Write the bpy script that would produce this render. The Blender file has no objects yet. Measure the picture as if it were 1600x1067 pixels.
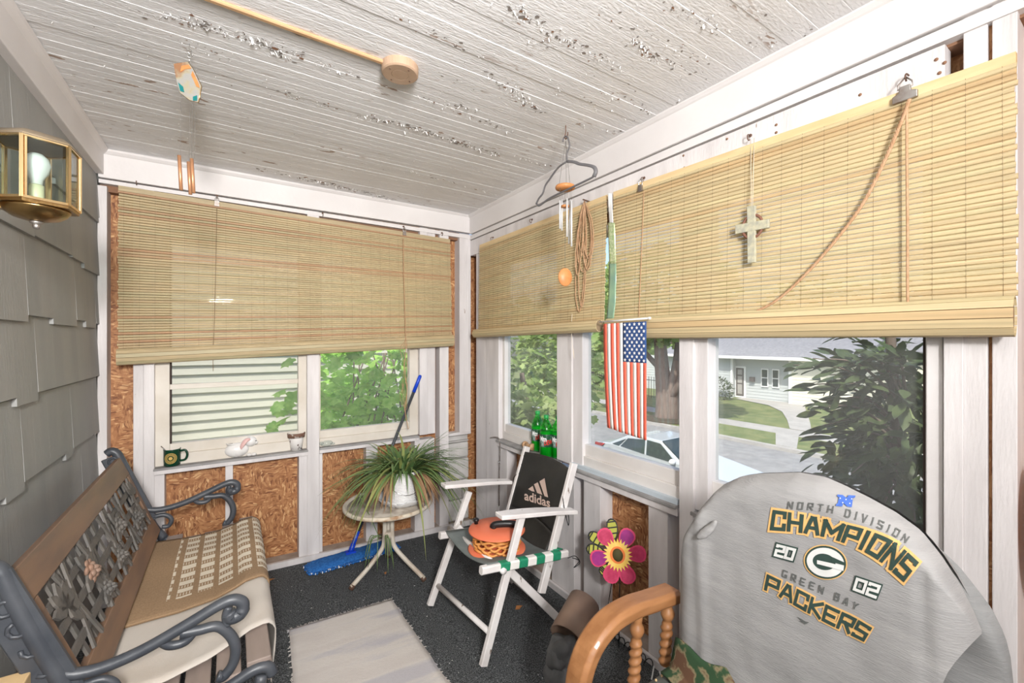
import bpy, bmesh, math, random
from mathutils import Vector, Matrix, noise
R = random.Random(7)
PI = math.pi
SC = bpy.context.scene
COL = SC.collection
V = Vector

# ------------------------------------------------------------------ camera, sky, sun, lights, exposure
F, S, C, H, U0, V0 = 676.5, 0.5452, 0.8383, 1.42, 800.0, 532.0
cd = bpy.data.cameras.new('camera'); cam = bpy.data.objects.new('camera', cd); COL.objects.link(cam)
cam.location = (0, 0, H); cam.rotation_euler = (PI/2, 0, -math.asin(S))
cd.sensor_width = 36; cd.lens = F/1600*36; cd.shift_y = -0.0009; cd.clip_start = 0.02; cd.clip_end = 400
SC.camera = cam
SC.view_settings.view_transform = 'Standard'; SC.view_settings.look = 'None'
SC.view_settings.gamma = 1; SC.view_settings.use_curve_mapping = False
SC.view_settings.exposure = 0.19
w = bpy.data.worlds.new('sky'); SC.world = w; w.use_nodes = True
nt = w.node_tree; bg = nt.nodes['Background']
sk = nt.nodes.new('ShaderNodeTexSky'); sk.sky_type = 'NISHITA'; sk.sun_disc = False
sk.sun_elevation = math.radians(52); sk.sun_rotation = math.radians(240); sk.air_density = 1.0; sk.dust_density = 2.5
nt.links.new(sk.outputs[0], bg.inputs[0]); bg.inputs[1].default_value = 0.30
ld = bpy.data.lights.new('sun', 'SUN'); ld.energy = 5.0; ld.angle = 0.01; ld.color = (1, .95, .87)
lo = bpy.data.objects.new('sun', ld); COL.objects.link(lo)
lo.rotation_euler = V((0.62, 0.30, -0.95)).to_track_quat('-Z', 'Y').to_euler()
def area(name, loc, aim, size, power, color=(1, 1, 1)):
    l = bpy.data.lights.new(name, 'AREA'); l.energy = power; l.size = size; l.color = color
    o = bpy.data.objects.new(name, l); COL.objects.link(o); o.location = loc
    o.rotation_euler = (V(aim)-V(loc)).to_track_quat('-Z', 'Y').to_euler(); return o
a_ = area('photo_flash', (-0.10, -0.95, 1.98), (0.36, 2.8, 1.25), 0.25, 42, (1, .985, .965)); a_.data.spread = math.radians(132)
a_ = area('bounced_flash', (0.0, -0.75, 1.72), (0.22, 1.3, 2.39), 0.45, 21, (1, .985, .965)); a_.data.spread = math.radians(120)
area('fill_light', (0.05, -1.15, 1.93), (0.35, 2.8, 1.0), 0.9, 15, (1, .99, .98))  # unseen fill lamp added behind the camera to brighten the room; no doorway there

# ------------------------------------------------------------------ pixel -> place in the room (survey of the photograph)
def ray(u, v):
    a = (u-U0)/F
    return V((S+a*C, C-a*S, (V0-v)/F))
def ray_h(u): return ray(u, V0)
def onY(u, v, Y): r = ray(u, v); t = Y/r.y; return V((r.x*t, Y, H+r.z*t))
def onX(u, v, X): r = ray(u, v); t = X/r.x; return V((X, r.y*t, H+r.z*t))
def onZ(u, v, Z): r = ray(u, v); t = (Z-H)/r.z; return V((r.x*t, r.y*t, Z))
def onT(u, v, t): r = ray(u, v); return V((r.x*t, r.y*t, H+r.z*t))
XR, YB, XL, YF, ZC = 1.562, 2.99, -0.56, -1.3, 2.39
def fz(x): return 0.03*(XR-x)
def onF(u, v):
    r = ray(u, v); k = 0.03
    t = (k*XR-H)/(r.z+k*r.x); p = V((r.x*t, r.y*t, H+r.z*t)); return p
def xb(u, Y=YB): return onY(u, V0, Y).x
def yr(u, X=XR): return onX(u, V0, X).y

# ------------------------------------------------------------------ materials
def mat(name, col, rough=.6, metal=0, col2=None, scale=8, bump=0, bscale=None, stretch=(1,1,1), lo=.35, hi=.65,
        spec=.4, trans=0, alpha=1, rnd=0, col3=None, detail=4, sub=None, emit=None, space='Object', coat=0):
    m = bpy.data.materials.new(name); m.use_nodes = True; n = m.node_tree.nodes; L = m.node_tree.links
    b = n['Principled BSDF']; b.inputs['Roughness'].default_value = rough; b.inputs['Metallic'].default_value = metal
    b.inputs['Base Color'].default_value = (*col, 1); b.inputs['Specular IOR Level'].default_value = spec
    if trans: b.inputs['Transmission Weight'].default_value = trans
    if coat: b.inputs['Coat Weight'].default_value = coat
    if emit: b.inputs['Emission Color'].default_value = (*emit[0], 1); b.inputs['Emission Strength'].default_value = emit[1]
    if col2 or bump:
        tc = n.new('ShaderNodeTexCoord'); mp = n.new('ShaderNodeMapping'); mp.inputs['Scale'].default_value = stretch
        L.new(tc.outputs[space], mp.inputs['Vector'])
    if col2:
        t = n.new('ShaderNodeTexNoise'); t.inputs['Scale'].default_value = scale; t.inputs['Detail'].default_value = detail
        t.noise_dimensions = '4D' if rnd else '3D'
        L.new(mp.outputs[0], t.inputs['Vector'])
        cr = n.new('ShaderNodeValToRGB'); e = cr.color_ramp.elements
        e[0].position = lo; e[0].color = (*col, 1); e[1].position = hi; e[1].color = (*col2, 1)
        if col3: k = e.new((lo+hi)/2); k.color = (*col3, 1)
        L.new(t.outputs['Fac'], cr.inputs[0]); out = cr.outputs[0]
        if rnd:
            oi = n.new('ShaderNodeObjectInfo')
            ml = n.new('ShaderNodeMath'); ml.operation = 'MULTIPLY'; ml.inputs[1].default_value = 37; L.new(oi.outputs['Random'], ml.inputs[0]); L.new(ml.outputs[0], t.inputs['W'])
            hv = n.new('ShaderNodeHueSaturation'); mr = n.new('ShaderNodeMapRange'); mr.inputs[3].default_value = 1-rnd; mr.inputs[4].default_value = 1+rnd
            L.new(oi.outputs['Random'], mr.inputs[0]); L.new(mr.outputs[0], hv.inputs['Value']); L.new(out, hv.inputs['Color']); out = hv.outputs[0]
        L.new(out, b.inputs['Base Color'])
    if bump:
        t2 = n.new('ShaderNodeTexNoise'); t2.inputs['Scale'].default_value = bscale or scale; t2.inputs['Detail'].default_value = 5
        L.new(mp.outputs[0], t2.inputs['Vector']); bp = n.new('ShaderNodeBump'); bp.inputs['Strength'].default_value = min(1, bump); bp.inputs['Distance'].default_value = .004
        L.new(t2.outputs['Fac'], bp.inputs['Height']); L.new(bp.outputs[0], b.inputs['Normal'])
    return m
M = {}
M['paint'] = mat('white_paint', (.73,.70,.69), .55, col2=(.68,.645,.635), scale=3, bump=.3, bscale=30)
M['sash'] = mat('cream_sash_paint', (.70,.65,.58), .5, col2=(.60,.54,.46), scale=5, stretch=(1,1,1), bump=.2, bscale=25)
def add_chips(m, chip=(.16,.09,.05), scale=14, th=.70, stretch=(1,1,.25)):
    n = m.node_tree.nodes; L = m.node_tree.links; b = n['Principled BSDF']
    src = b.inputs['Base Color'].links[0].from_socket
    tc = n.new('ShaderNodeTexCoord'); mp = n.new('ShaderNodeMapping'); mp.inputs['Scale'].default_value = stretch; L.new(tc.outputs['Object'], mp.inputs[0])
    t = n.new('ShaderNodeTexNoise'); t.inputs['Scale'].default_value = scale; t.inputs['Detail'].default_value = 6; L.new(mp.outputs[0], t.inputs[0])
    r = n.new('ShaderNodeValToRGB'); r.color_ramp.elements[0].position = th; r.color_ramp.elements[1].position = th+.02; L.new(t.outputs[0], r.inputs[0])
    mx = n.new('ShaderNodeMix'); mx.data_type = 'RGBA'; L.new(r.outputs[0], mx.inputs['Factor']); L.new(src, mx.inputs['A']); mx.inputs['B'].default_value = (*chip, 1)
    L.new(mx.outputs['Result'], b.inputs['Base Color'])
M['stud'] = mat('worn_white_stud_paint', (.73,.695,.69), .6, col2=(.60,.565,.56), scale=4, stretch=(3,3,.5), bump=.4, bscale=40); add_chips(M['stud'], (.30,.22,.17), 18, .71)
M['chair_white'] = mat('chipped_white_chair_paint', (.78,.75,.73), .5, col2=(.66,.62,.60), scale=10, bump=.3, bscale=50); add_chips(M['chair_white'], (.22,.17,.13), 26, .69, (1,1,.4))
M['floor_wood'] = mat('weathered_plate_wood', (.30,.24,.20), .8, col2=(.42,.36,.31), scale=12, bump=.4)
M['dark_gap'] = mat('dark_joint', (.05,.035,.03), .9)
# OSB
def osb():
    m = bpy.data.materials.new('strand_board'); m.use_nodes = True; n = m.node_tree.nodes; L = m.node_tree.links; b = n['Principled BSDF']
    b.inputs['Roughness'].default_value = .6
    tc = n.new('ShaderNodeTexCoord')
    no = n.new('ShaderNodeTexNoise'); no.inputs['Scale'].default_value = 9; no.inputs['Detail'].default_value = 2; L.new(tc.outputs['Object'], no.inputs[0])
    ad = n.new('ShaderNodeMixRGB'); ad.blend_type = 'ADD'; ad.inputs[0].default_value = .06
    L.new(tc.outputs['Object'], ad.inputs[1]); L.new(no.outputs['Color'], ad.inputs[2])
    cols = []
    vs = []
    for k, (rot, st) in enumerate([((0,.5,.6),(42,42,150)), ((0,-.7,.4),(140,140,40))]):
        mp = n.new('ShaderNodeMapping'); mp.inputs['Rotation'].default_value = rot; mp.inputs['Scale'].default_value = st; L.new(ad.outputs[0], mp.inputs[0])
        v = n.new('ShaderNodeTexVoronoi'); v.inputs['Scale'].default_value = 1.0; L.new(mp.outputs[0], v.inputs[0]); vs.append(v)
    mx = n.new('ShaderNodeMixRGB'); L.new(vs[0].outputs['Color'], mx.inputs[1]); L.new(vs[1].outputs['Color'], mx.inputs[2])
    n2 = n.new('ShaderNodeTexNoise'); n2.inputs['Scale'].default_value = 9; n2.inputs['Detail'].default_value = 1; L.new(tc.outputs['Object'], n2.inputs[0])
    rr = n.new('ShaderNodeValToRGB'); rr.color_ramp.elements[0].position = .45; rr.color_ramp.elements[1].position = .55; L.new(n2.outputs[0], rr.inputs[0]); L.new(rr.outputs[0], mx.inputs[0])
    sp = n.new('ShaderNodeSeparateColor'); L.new(mx.outputs[0], sp.inputs[0])
    cr = n.new('ShaderNodeValToRGB'); e = cr.color_ramp.elements; e[0].position = 0; e[0].color = (.17,.055,.018,1); e[1].position = 1; e[1].color = (.70,.43,.21,1)
    k = e.new(.25); k.color = (.33,.135,.05,1); k = e.new(.6); k.color = (.42,.19,.075,1); k = e.new(.85); k.color = (.50,.25,.105,1)
    L.new(sp.outputs[0], cr.inputs[0]); L.new(cr.outputs[0], b.inputs['Base Color'])
    bp = n.new('ShaderNodeBump'); bp.inputs['Strength'].default_value = .5; bp.inputs['Distance'].default_value = .002; L.new(sp.outputs[1], bp.inputs['Height']); L.new(bp.outputs[0], b.inputs['Normal'])
    return m
M['osb'] = osb()
M['shingle'] = mat('grey_shingle_paint', (.30,.305,.295), .65, col2=(.345,.34,.325), scale=2, stretch=(4,4,.6), bump=.35, bscale=26, rnd=.04)
# ceiling paint
def ceilmat():
    m = mat('cracked_ceiling_paint', (.79,.782,.785), .6, col2=(.72,.712,.715), scale=8, stretch=(.6,1.6,1), bump=.6, bscale=85, detail=8)
    n = m.node_tree.nodes; L = m.node_tree.links; b = n['Principled BSDF']
    src = b.inputs['Base Color'].links[0].from_socket
    g = n.new('ShaderNodeNewGeometry')
    def ns(sc, st, lo_, hi_, det=3):
        mp = n.new('ShaderNodeMapping'); mp.inputs['Scale'].default_value = st; L.new(g.outputs['Position'], mp.inputs[0])
        t = n.new('ShaderNodeTexNoise'); t.inputs['Scale'].default_value = sc; t.inputs['Detail'].default_value = det; L.new(mp.outputs[0], t.inputs[0])
        r = n.new('ShaderNodeValToRGB'); r.color_ramp.elements[0].position = lo_; r.color_ramp.elements[1].position = hi_; L.new(t.outputs[0], r.inputs[0]); return r.outputs[0]
    a = ns(38, (.35,1,1), .62, .64, 6); c = ns(2.3, (.7,2.6,1), .55, .62)
    mu = n.new('ShaderNodeMath'); mu.operation = 'MULTIPLY'; L.new(a, mu.inputs[0]); L.new(c, mu.inputs[1])
    mx = n.new('ShaderNodeMix'); mx.data_type = 'RGBA'; L.new(mu.outputs[0], mx.inputs['Factor']); L.new(src, mx.inputs['A']); mx.inputs['B'].default_value = (.36,.27,.22,1)
    L.new(mx.outputs['Result'], b.inputs['Base Color'])
    return m
M['ceiling'] = ceilmat()
M['flake_white'] = mat('curled_white_paint', (.80,.785,.77), .6)
M['flake_brown'] = mat('bare_brown_wood', (.25,.13,.075), .8)
M['flake_grey'] = mat('grey_bare_wood', (.22,.19,.17), .8)
M['carpet'] = mat('charcoal_carpet', (.024,.027,.029), .95, col2=(.20,.21,.215), scale=230, bump=1, bscale=260, lo=.42, hi=.72, detail=3)
def bamboo(name, ca, cb, cc, tr=.25):
    m = bpy.data.materials.new(name); m.use_nodes = True; n = m.node_tree.nodes; L = m.node_tree.links; b = n['Principled BSDF']
    b.inputs['Roughness'].default_value = .5
    oi = n.new('ShaderNodeObjectInfo'); cr = n.new('ShaderNodeValToRGB'); e = cr.color_ramp.elements
    e[0].position = 0; e[0].color = (*ca,1); e[1].position = 1; e[1].color = (*cc,1); k = e.new(.45); k.color = (*cb,1); k = e.new(.82); k.color = (*cb,1)
    L.new(oi.outputs['Random'], cr.inputs[0])
    tc = n.new('ShaderNodeTexCoord'); mp = n.new('ShaderNodeMapping'); mp.inputs['Scale'].default_value = (3,1,60); L.new(tc.outputs['Object'], mp.inputs[0])
    t = n.new('ShaderNodeTexNoise'); t.noise_dimensions = '4D'; t.inputs['Scale'].default_value = 2.2; t.inputs['Detail'].default_value = 3; L.new(mp.outputs[0], t.inputs[0])
    ml = n.new('ShaderNodeMath'); ml.operation = 'MULTIPLY'; ml.inputs[1].default_value = 50; L.new(oi.outputs['Random'], ml.inputs[0]); L.new(ml.outputs[0], t.inputs['W'])
    hv = n.new('ShaderNodeHueSaturation'); mr = n.new('ShaderNodeMapRange'); mr.inputs[1].default_value = .3; mr.inputs[2].default_value = .7; mr.inputs[3].default_value = .82; mr.inputs[4].default_value = 1.15
    L.new(t.outputs[0], mr.inputs[0]); L.new(mr.outputs[0], hv.inputs['Value']); L.new(cr.outputs[0], hv.inputs['Color']); L.new(hv.outputs[0], b.inputs['Base Color'])
    tl = n.new('ShaderNodeBsdfTranslucent'); L.new(hv.outputs[0], tl.inputs[0]); ms = n.new('ShaderNodeMixShader'); ms.inputs[0].default_value = tr
    L.new(b.outputs[0], ms.inputs[1]); L.new(tl.outputs[0], ms.inputs[2]); L.new(ms.outputs[0], n['Material Output'].inputs[0])
    return m
M['bam_r'] = bamboo('pale_bamboo', (.69,.585,.345), (.71,.57,.335), (.66,.47,.25))
M['bam_l'] = bamboo('green_tan_bamboo', (.62,.54,.33), (.66,.53,.32), (.60,.36,.21), .35)
M['headrail'] = mat('pale_pine_rail', (.72,.55,.31), .5, col2=(.64,.46,.24), scale=6, stretch=(1,1,8))
M['thread'] = mat('brown_thread', (.27,.19,.11), .9)
M['cord'] = mat('tan_cord', (.42,.24,.13), .9, col2=(.52,.33,.20), scale=60)
def glassmat(name, tint=(1,1,1), k=.06, haze=0.0):
    m = bpy.data.materials.new(name); m.use_nodes = True; n = m.node_tree.nodes; L = m.node_tree.links
    n.remove(n['Principled BSDF'])
    tr = n.new('ShaderNodeBsdfTransparent'); tr.inputs[0].default_value = (*tint,1); gl = n.new('ShaderNodeBsdfGlossy'); gl.inputs['Roughness'].default_value = .02
    fr = n.new('ShaderNodeFresnel'); ge = n.new('ShaderNodeNewGeometry'); io = n.new('ShaderNodeMapRange'); io.inputs[3].default_value = 1.45; io.inputs[4].default_value = 1/1.45
    L.new(ge.outputs['Backfacing'], io.inputs[0]); L.new(io.outputs[0], fr.inputs[0])
    ms = n.new('ShaderNodeMixShader'); L.new(fr.outputs[0], ms.inputs[0]); L.new(tr.outputs[0], ms.inputs[1]); L.new(gl.outputs[0], ms.inputs[2])
    out = ms.outputs[0]
    if haze:
        df = n.new('ShaderNodeBsdfDiffuse'); df.inputs[0].default_value = (.8,.8,.78,1); m2 = n.new('ShaderNodeMixShader'); m2.inputs[0].default_value = haze
        L.new(out, m2.inputs[1]); L.new(df.outputs[0], m2.inputs[2]); out = m2.outputs[0]
    L.new(out, n['Material Output'].inputs[0]); return m
M['glass'] = glassmat('window_glass', (.97,.98,.97), haze=.05)
M['lamp_glass'] = glassmat('bevelled_lamp_glass', (.84,.885,.87))
M['iron'] = mat('grey_cast_iron', (.040,.045,.055), .42, col2=(.065,.070,.080), scale=12, bump=.3, bscale=40, spec=.5)
M['bench_wood'] = mat('stained_bench_wood', (.155,.095,.065), .45, col2=(.215,.125,.075), scale=4, stretch=(6,1,6), bump=.2)
M['bench_slat'] = mat('faded_bench_slat', (.22,.175,.15), .6, col2=(.28,.22,.19), scale=4, stretch=(6,1,6))
M['lattice'] = mat('tarnished_lattice', (.10,.094,.086), .6, col2=(.14,.125,.11), scale=20, bump=.4, bscale=60)
M['rose'] = mat('rusty_rose', (.26,.15,.10), .6, col2=(.20,.15,.12), scale=20)
M['canvas'] = mat('stained_white_canvas', (.52,.475,.425), .9, col2=(.46,.38,.30), scale=3.5, lo=.5, hi=.75, bump=.2, bscale=200)
M['brass'] = mat('aged_brass', (.42,.27,.11), .3, 1, col2=(.28,.17,.07), scale=14, bump=.3, bscale=60)
M['brass_lt'] = mat('polished_brass', (.80,.58,.30), .25, 1)
M['bulb'] = mat('frosted_bulb', (.85,.85,.83), .25, spec=.6)
M['candle'] = mat('ivory_sleeve', (.78,.74,.50), .4)
M['steel'] = mat('bright_steel', (.70,.70,.70), .22, 1)
M['tube'] = mat('satin_aluminium', (.72,.72,.72), .35, .35)
M['dull_steel'] = mat('dull_galvanised_metal', (.42,.40,.38), .45, .9, col2=(.28,.23,.20), scale=30)
M['rust'] = mat('rusted_hook', (.12,.065,.045), .7, .4, col2=(.20,.12,.09), scale=40)
M['tanpaint'] = mat('tan_raceway_paint', (.50,.31,.17), .5, col2=(.44,.26,.135), scale=8)
M['disc'] = mat('tan_box_paint', (.44,.31,.22), .55, col2=(.40,.27,.18), scale=8)
M['orangewood'] = mat('orange_wood', (.58,.25,.09), .45, col2=(.48,.19,.06), scale=10, stretch=(1,1,4))
M['grey_plastic'] = mat('grey_hanger_plastic', (.13,.125,.13), .5)
M['copper'] = mat('copper_tube', (.50,.25,.13), .4, .5)
M['black'] = mat('black_plastic', (.012,.012,.013), .35)
M['blackcloth'] = mat('black_nylon', (.016,.015,.014), .5, col2=(.03,.028,.025), scale=6, bump=.3, bscale=18, spec=.5)
M['peach'] = mat('peach_print', (.62,.47,.40), .6)
M['seat_grey'] = mat('grey_green_canvas', (.13,.15,.145), .85, col2=(.17,.19,.185), scale=9, bump=.2, bscale=300)
M['green_web'] = mat('green_webbing', (.01,.20,.10), .6, col2=(.02,.25,.13), scale=60)
M['white_web'] = mat('white_webbing', (.78,.76,.72), .6)
M['reel'] = mat('orange_reel_plastic', (.78,.18,.09), .45, col2=(.82,.22,.11), scale=5)
M['xcord'] = mat('orange_extension_cord', (.66,.26,.06), .5, col2=(.72,.33,.10), scale=40)
M['blue_mop'] = mat('blue_mop_fabric', (.015,.10,.34), .95, col2=(.03,.17,.50), scale=90, bump=1, bscale=120)
M['blue'] = mat('blue_plastic', (.01,.06,.55), .35)
M['handle_grey'] = mat('dark_mop_handle', (.055,.060,.066), .4)
M['table_metal'] = mat('rusty_cream_metal', (.66,.60,.50), .55, col2=(.33,.19,.10), scale=9, lo=.46, hi=.62, col3=(.60,.52,.41), bump=.3, bscale=50)
M['table_top'] = mat('dirty_table_top', (.46,.41,.35), .7, col2=(.24,.20,.16), scale=14, lo=.4, hi=.65)
M['table_leg'] = mat('cream_leg_paint', (.58,.53,.45), .5, col2=(.42,.33,.25), scale=9, lo=.5, hi=.7)
M['pot'] = mat('white_ribbed_plastic', (.74,.73,.72), .4)
M['soil'] = mat('potting_soil', (.05,.035,.025), .95)
M['paper'] = mat('crumpled_newspaper', (.68,.68,.68), .7, col2=(.25,.25,.27), scale=26, lo=.55, hi=.66)
M['leafg'] = mat('spider_plant_green', (.075,.14,.045), .5, col2=(.16,.24,.08), scale=6, spec=.5)
M['leafy'] = mat('spider_plant_yellow_green', (.20,.24,.07), .5, col2=(.28,.29,.10), scale=6)
M['dead'] = mat('dry_brown_leaf', (.26,.14,.07), .8, col2=(.36,.22,.12), scale=12)
M['rose_red'] = mat('magenta_petal', (.46,.02,.085), .5, col2=(.60,.05,.14), scale=30)
M['purple'] = mat('purple_petal', (.26,.01,.17), .5, col2=(.38,.02,.22), scale=30)
M['pinkrim'] = mat('pink_petal_rim', (.68,.05,.15), .5)
M['yellow'] = mat('sunflower_yellow', (.85,.52,.07), .55, col2=(.88,.62,.18), scale=30)
M['orange'] = mat('orange_ring', (.80,.20,.04), .55)
M['olive'] = mat('olive_centre', (.08,.07,.025), .8)
M['beey'] = mat('bee_yellow_green', (.42,.42,.06), .6)
M['mug'] = mat('green_glazed_mug', (.005,.045,.022), .15, spec=.6)
M['gold'] = mat('gold_print', (.62,.42,.12), .4)
M['bunny'] = mat('white_glazed_ceramic', (.78,.76,.74), .3, col2=(.60,.57,.54), scale=14, lo=.5, hi=.75)
M['pinkear'] = mat('pink_glaze', (.72,.46,.43), .4)
M['potwhite'] = mat('painted_terracotta', (.75,.72,.69), .5, col2=(.10,.05,.045), scale=42, lo=.60, hi=.64)
M['terra'] = mat('brown_rim', (.17,.09,.06), .6, col2=(.45,.40,.36), scale=50, lo=.55, hi=.6)
M['crystal'] = glassmat('cloudy_glass', (.80,.86,.84), haze=.25)
M['bottle'] = glassmat('green_bottle_plastic', (.30,.95,.40))
M['bottle_dk'] = None
M['cap'] = mat('green_cap', (.02,.33,.07), .4)
M['label'] = mat('label_dark_green', (.015,.07,.035), .35, col2=(.35,.45,.42), scale=40, lo=.50, hi=.75)
M['white'] = mat('white_print', (.80,.80,.80), .5)
M['red'] = mat('red_print', (.60,.03,.03), .5)
M['flag_red'] = mat('flag_red', (.84,.145,.09), .7)
M['flag_white'] = mat('flag_white', (.84,.80,.77), .7)
M['flag_blue'] = mat('flag_blue', (.022,.065,.20), .7)
M['ribbon'] = mat('green_foil_ribbon', (.25,.42,.33), .25, .35, col2=(.35,.52,.34), scale=12)
M['glitter'] = mat('glitter_foil', (.40,.55,.25), .3, .5, col2=(.75,.80,.55), scale=90)
M['clearplast'] = mat('white_tape', (.75,.74,.72), .3)
M['mosaic'] = mat('mosaic_stone', (.50,.47,.33), .6, col2=(.34,.33,.27), scale=60, bump=.5)
M['brownring'] = mat('brown_ring', (.20,.09,.06), .6)
M['string'] = mat('pale_string', (.68,.60,.48), .9)
M['dkstring'] = mat('thin_dark_string', (.15,.14,.13), .9)
M['agate'] = mat('painted_shell_glass', (.31,.30,.28), .3, col2=(.28,.14,.07), scale=22, lo=.42, hi=.66, col3=(.34,.30,.21), spec=.6)
M['teal'] = mat('teal_glass', (.01,.17,.17), .3)
M['oak'] = mat('oak_armchair', (.37,.17,.068), .5, col2=(.27,.115,.042), scale=6, stretch=(1,5,5), coat=.05)
M['oak_worn'] = mat('worn_grey_oak', (.42,.27,.17), .6, col2=(.30,.19,.12), scale=14, stretch=(1,8,8))
M['cushion'] = mat('sage_vinyl', (.14,.16,.145), .6, col2=(.10,.115,.105), scale=9)
M['camo'] = mat('camouflage_cloth', (.025,.06,.025), .9, col2=(.11,.055,.03), scale=17, lo=.45, hi=.55, col3=(.22,.18,.10))
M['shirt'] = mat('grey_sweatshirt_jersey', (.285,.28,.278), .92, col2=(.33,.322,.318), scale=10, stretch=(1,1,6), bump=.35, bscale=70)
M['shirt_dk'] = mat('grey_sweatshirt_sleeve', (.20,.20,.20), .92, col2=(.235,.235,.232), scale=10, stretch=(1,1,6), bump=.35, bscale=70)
M['ink_green'] = mat('dark_green_ink', (.028,.055,.045), .8)
M['ink_gold'] = mat('gold_ink', (.72,.43,.16), .8)
M['ink_grey'] = mat('grey_green_ink', (.11,.115,.11), .8)
M['ink_white'] = mat('white_ink', (.66,.66,.64), .8)
M['ink_blue'] = mat('blue_ink', (.05,.12,.42), .8)
M['leather'] = mat('brown_tube_leather', (.145,.092,.065), .6, col2=(.19,.125,.09), scale=9)
M['greylump'] = mat('grey_rubber', (.06,.06,.062), .7, col2=(.09,.09,.09), scale=20)
M['navy'] = mat('black_navy_cloth', (.008,.012,.02), .8)
M['piping'] = mat('pale_piping', (.50,.53,.56), .6)
M['stone'] = mat('white_painted_stone', (.50,.485,.47), .8, col2=(.62,.60,.585), scale=9, bump=1, bscale=22)
M['dryleaf'] = mat('orange_fallen_leaf', (.36,.15,.05), .8)
M['pine'] = mat('pale_wood', (.60,.42,.22), .6)
M['redcush'] = mat('faded_red_fabric', (.36,.07,.08), .8)
# exterior
M['siding'] = mat('white_vinyl_siding', (.66,.64,.545), .5)
M['siding_b'] = mat('pale_blue_siding', (.46,.485,.49), .6)
M['grassm'] = mat('lawn_grass', (.085,.12,.035), .9, col2=(.16,.175,.065), scale=1.5, bump=1, bscale=40, space='Object')
M['road'] = mat('asphalt', (.19,.19,.195), .85, col2=(.25,.25,.25), scale=3, bump=.3, bscale=60)
M['concrete'] = mat('pale_concrete', (.30,.29,.275), .85, col2=(.36,.345,.325), scale=2)
M['roof'] = mat('grey_asphalt_shingles', (.17,.17,.185), .85, col2=(.23,.23,.245), scale=6)
M['bark'] = mat('maple_bark', (.11,.085,.07), .9, col2=(.18,.14,.115), scale=5, stretch=(3,3,.5), bump=1, bscale=8)
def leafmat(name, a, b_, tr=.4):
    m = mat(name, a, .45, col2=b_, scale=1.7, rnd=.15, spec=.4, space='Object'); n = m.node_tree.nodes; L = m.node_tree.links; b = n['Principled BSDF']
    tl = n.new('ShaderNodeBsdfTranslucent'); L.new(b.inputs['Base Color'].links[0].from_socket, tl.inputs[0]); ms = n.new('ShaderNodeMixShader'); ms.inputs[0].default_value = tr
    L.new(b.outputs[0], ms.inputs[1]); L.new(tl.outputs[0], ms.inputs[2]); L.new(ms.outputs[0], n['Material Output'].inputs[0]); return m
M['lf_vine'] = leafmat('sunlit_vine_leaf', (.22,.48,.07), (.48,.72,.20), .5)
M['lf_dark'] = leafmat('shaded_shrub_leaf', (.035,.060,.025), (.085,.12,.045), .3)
M['lf_mid'] = leafmat('street_tree_leaf', (.20,.33,.09), (.40,.48,.19), .5)
M['bottle_dk'] = leafmat('green_bottle_liquid', (.08,.72,.17), (.12,.80,.22), .6)
M['carwhite'] = mat('pearl_white_car_paint', (.44,.47,.50), .25, coat=.6)
M['carglass'] = mat('dark_car_glass', (.02,.035,.035), .06, spec=.8)
M['tyre'] = mat('tyre_rubber', (.015,.015,.015), .8)
M['doordark'] = mat('dark_screen_door', (.10,.085,.08), .5)

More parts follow.
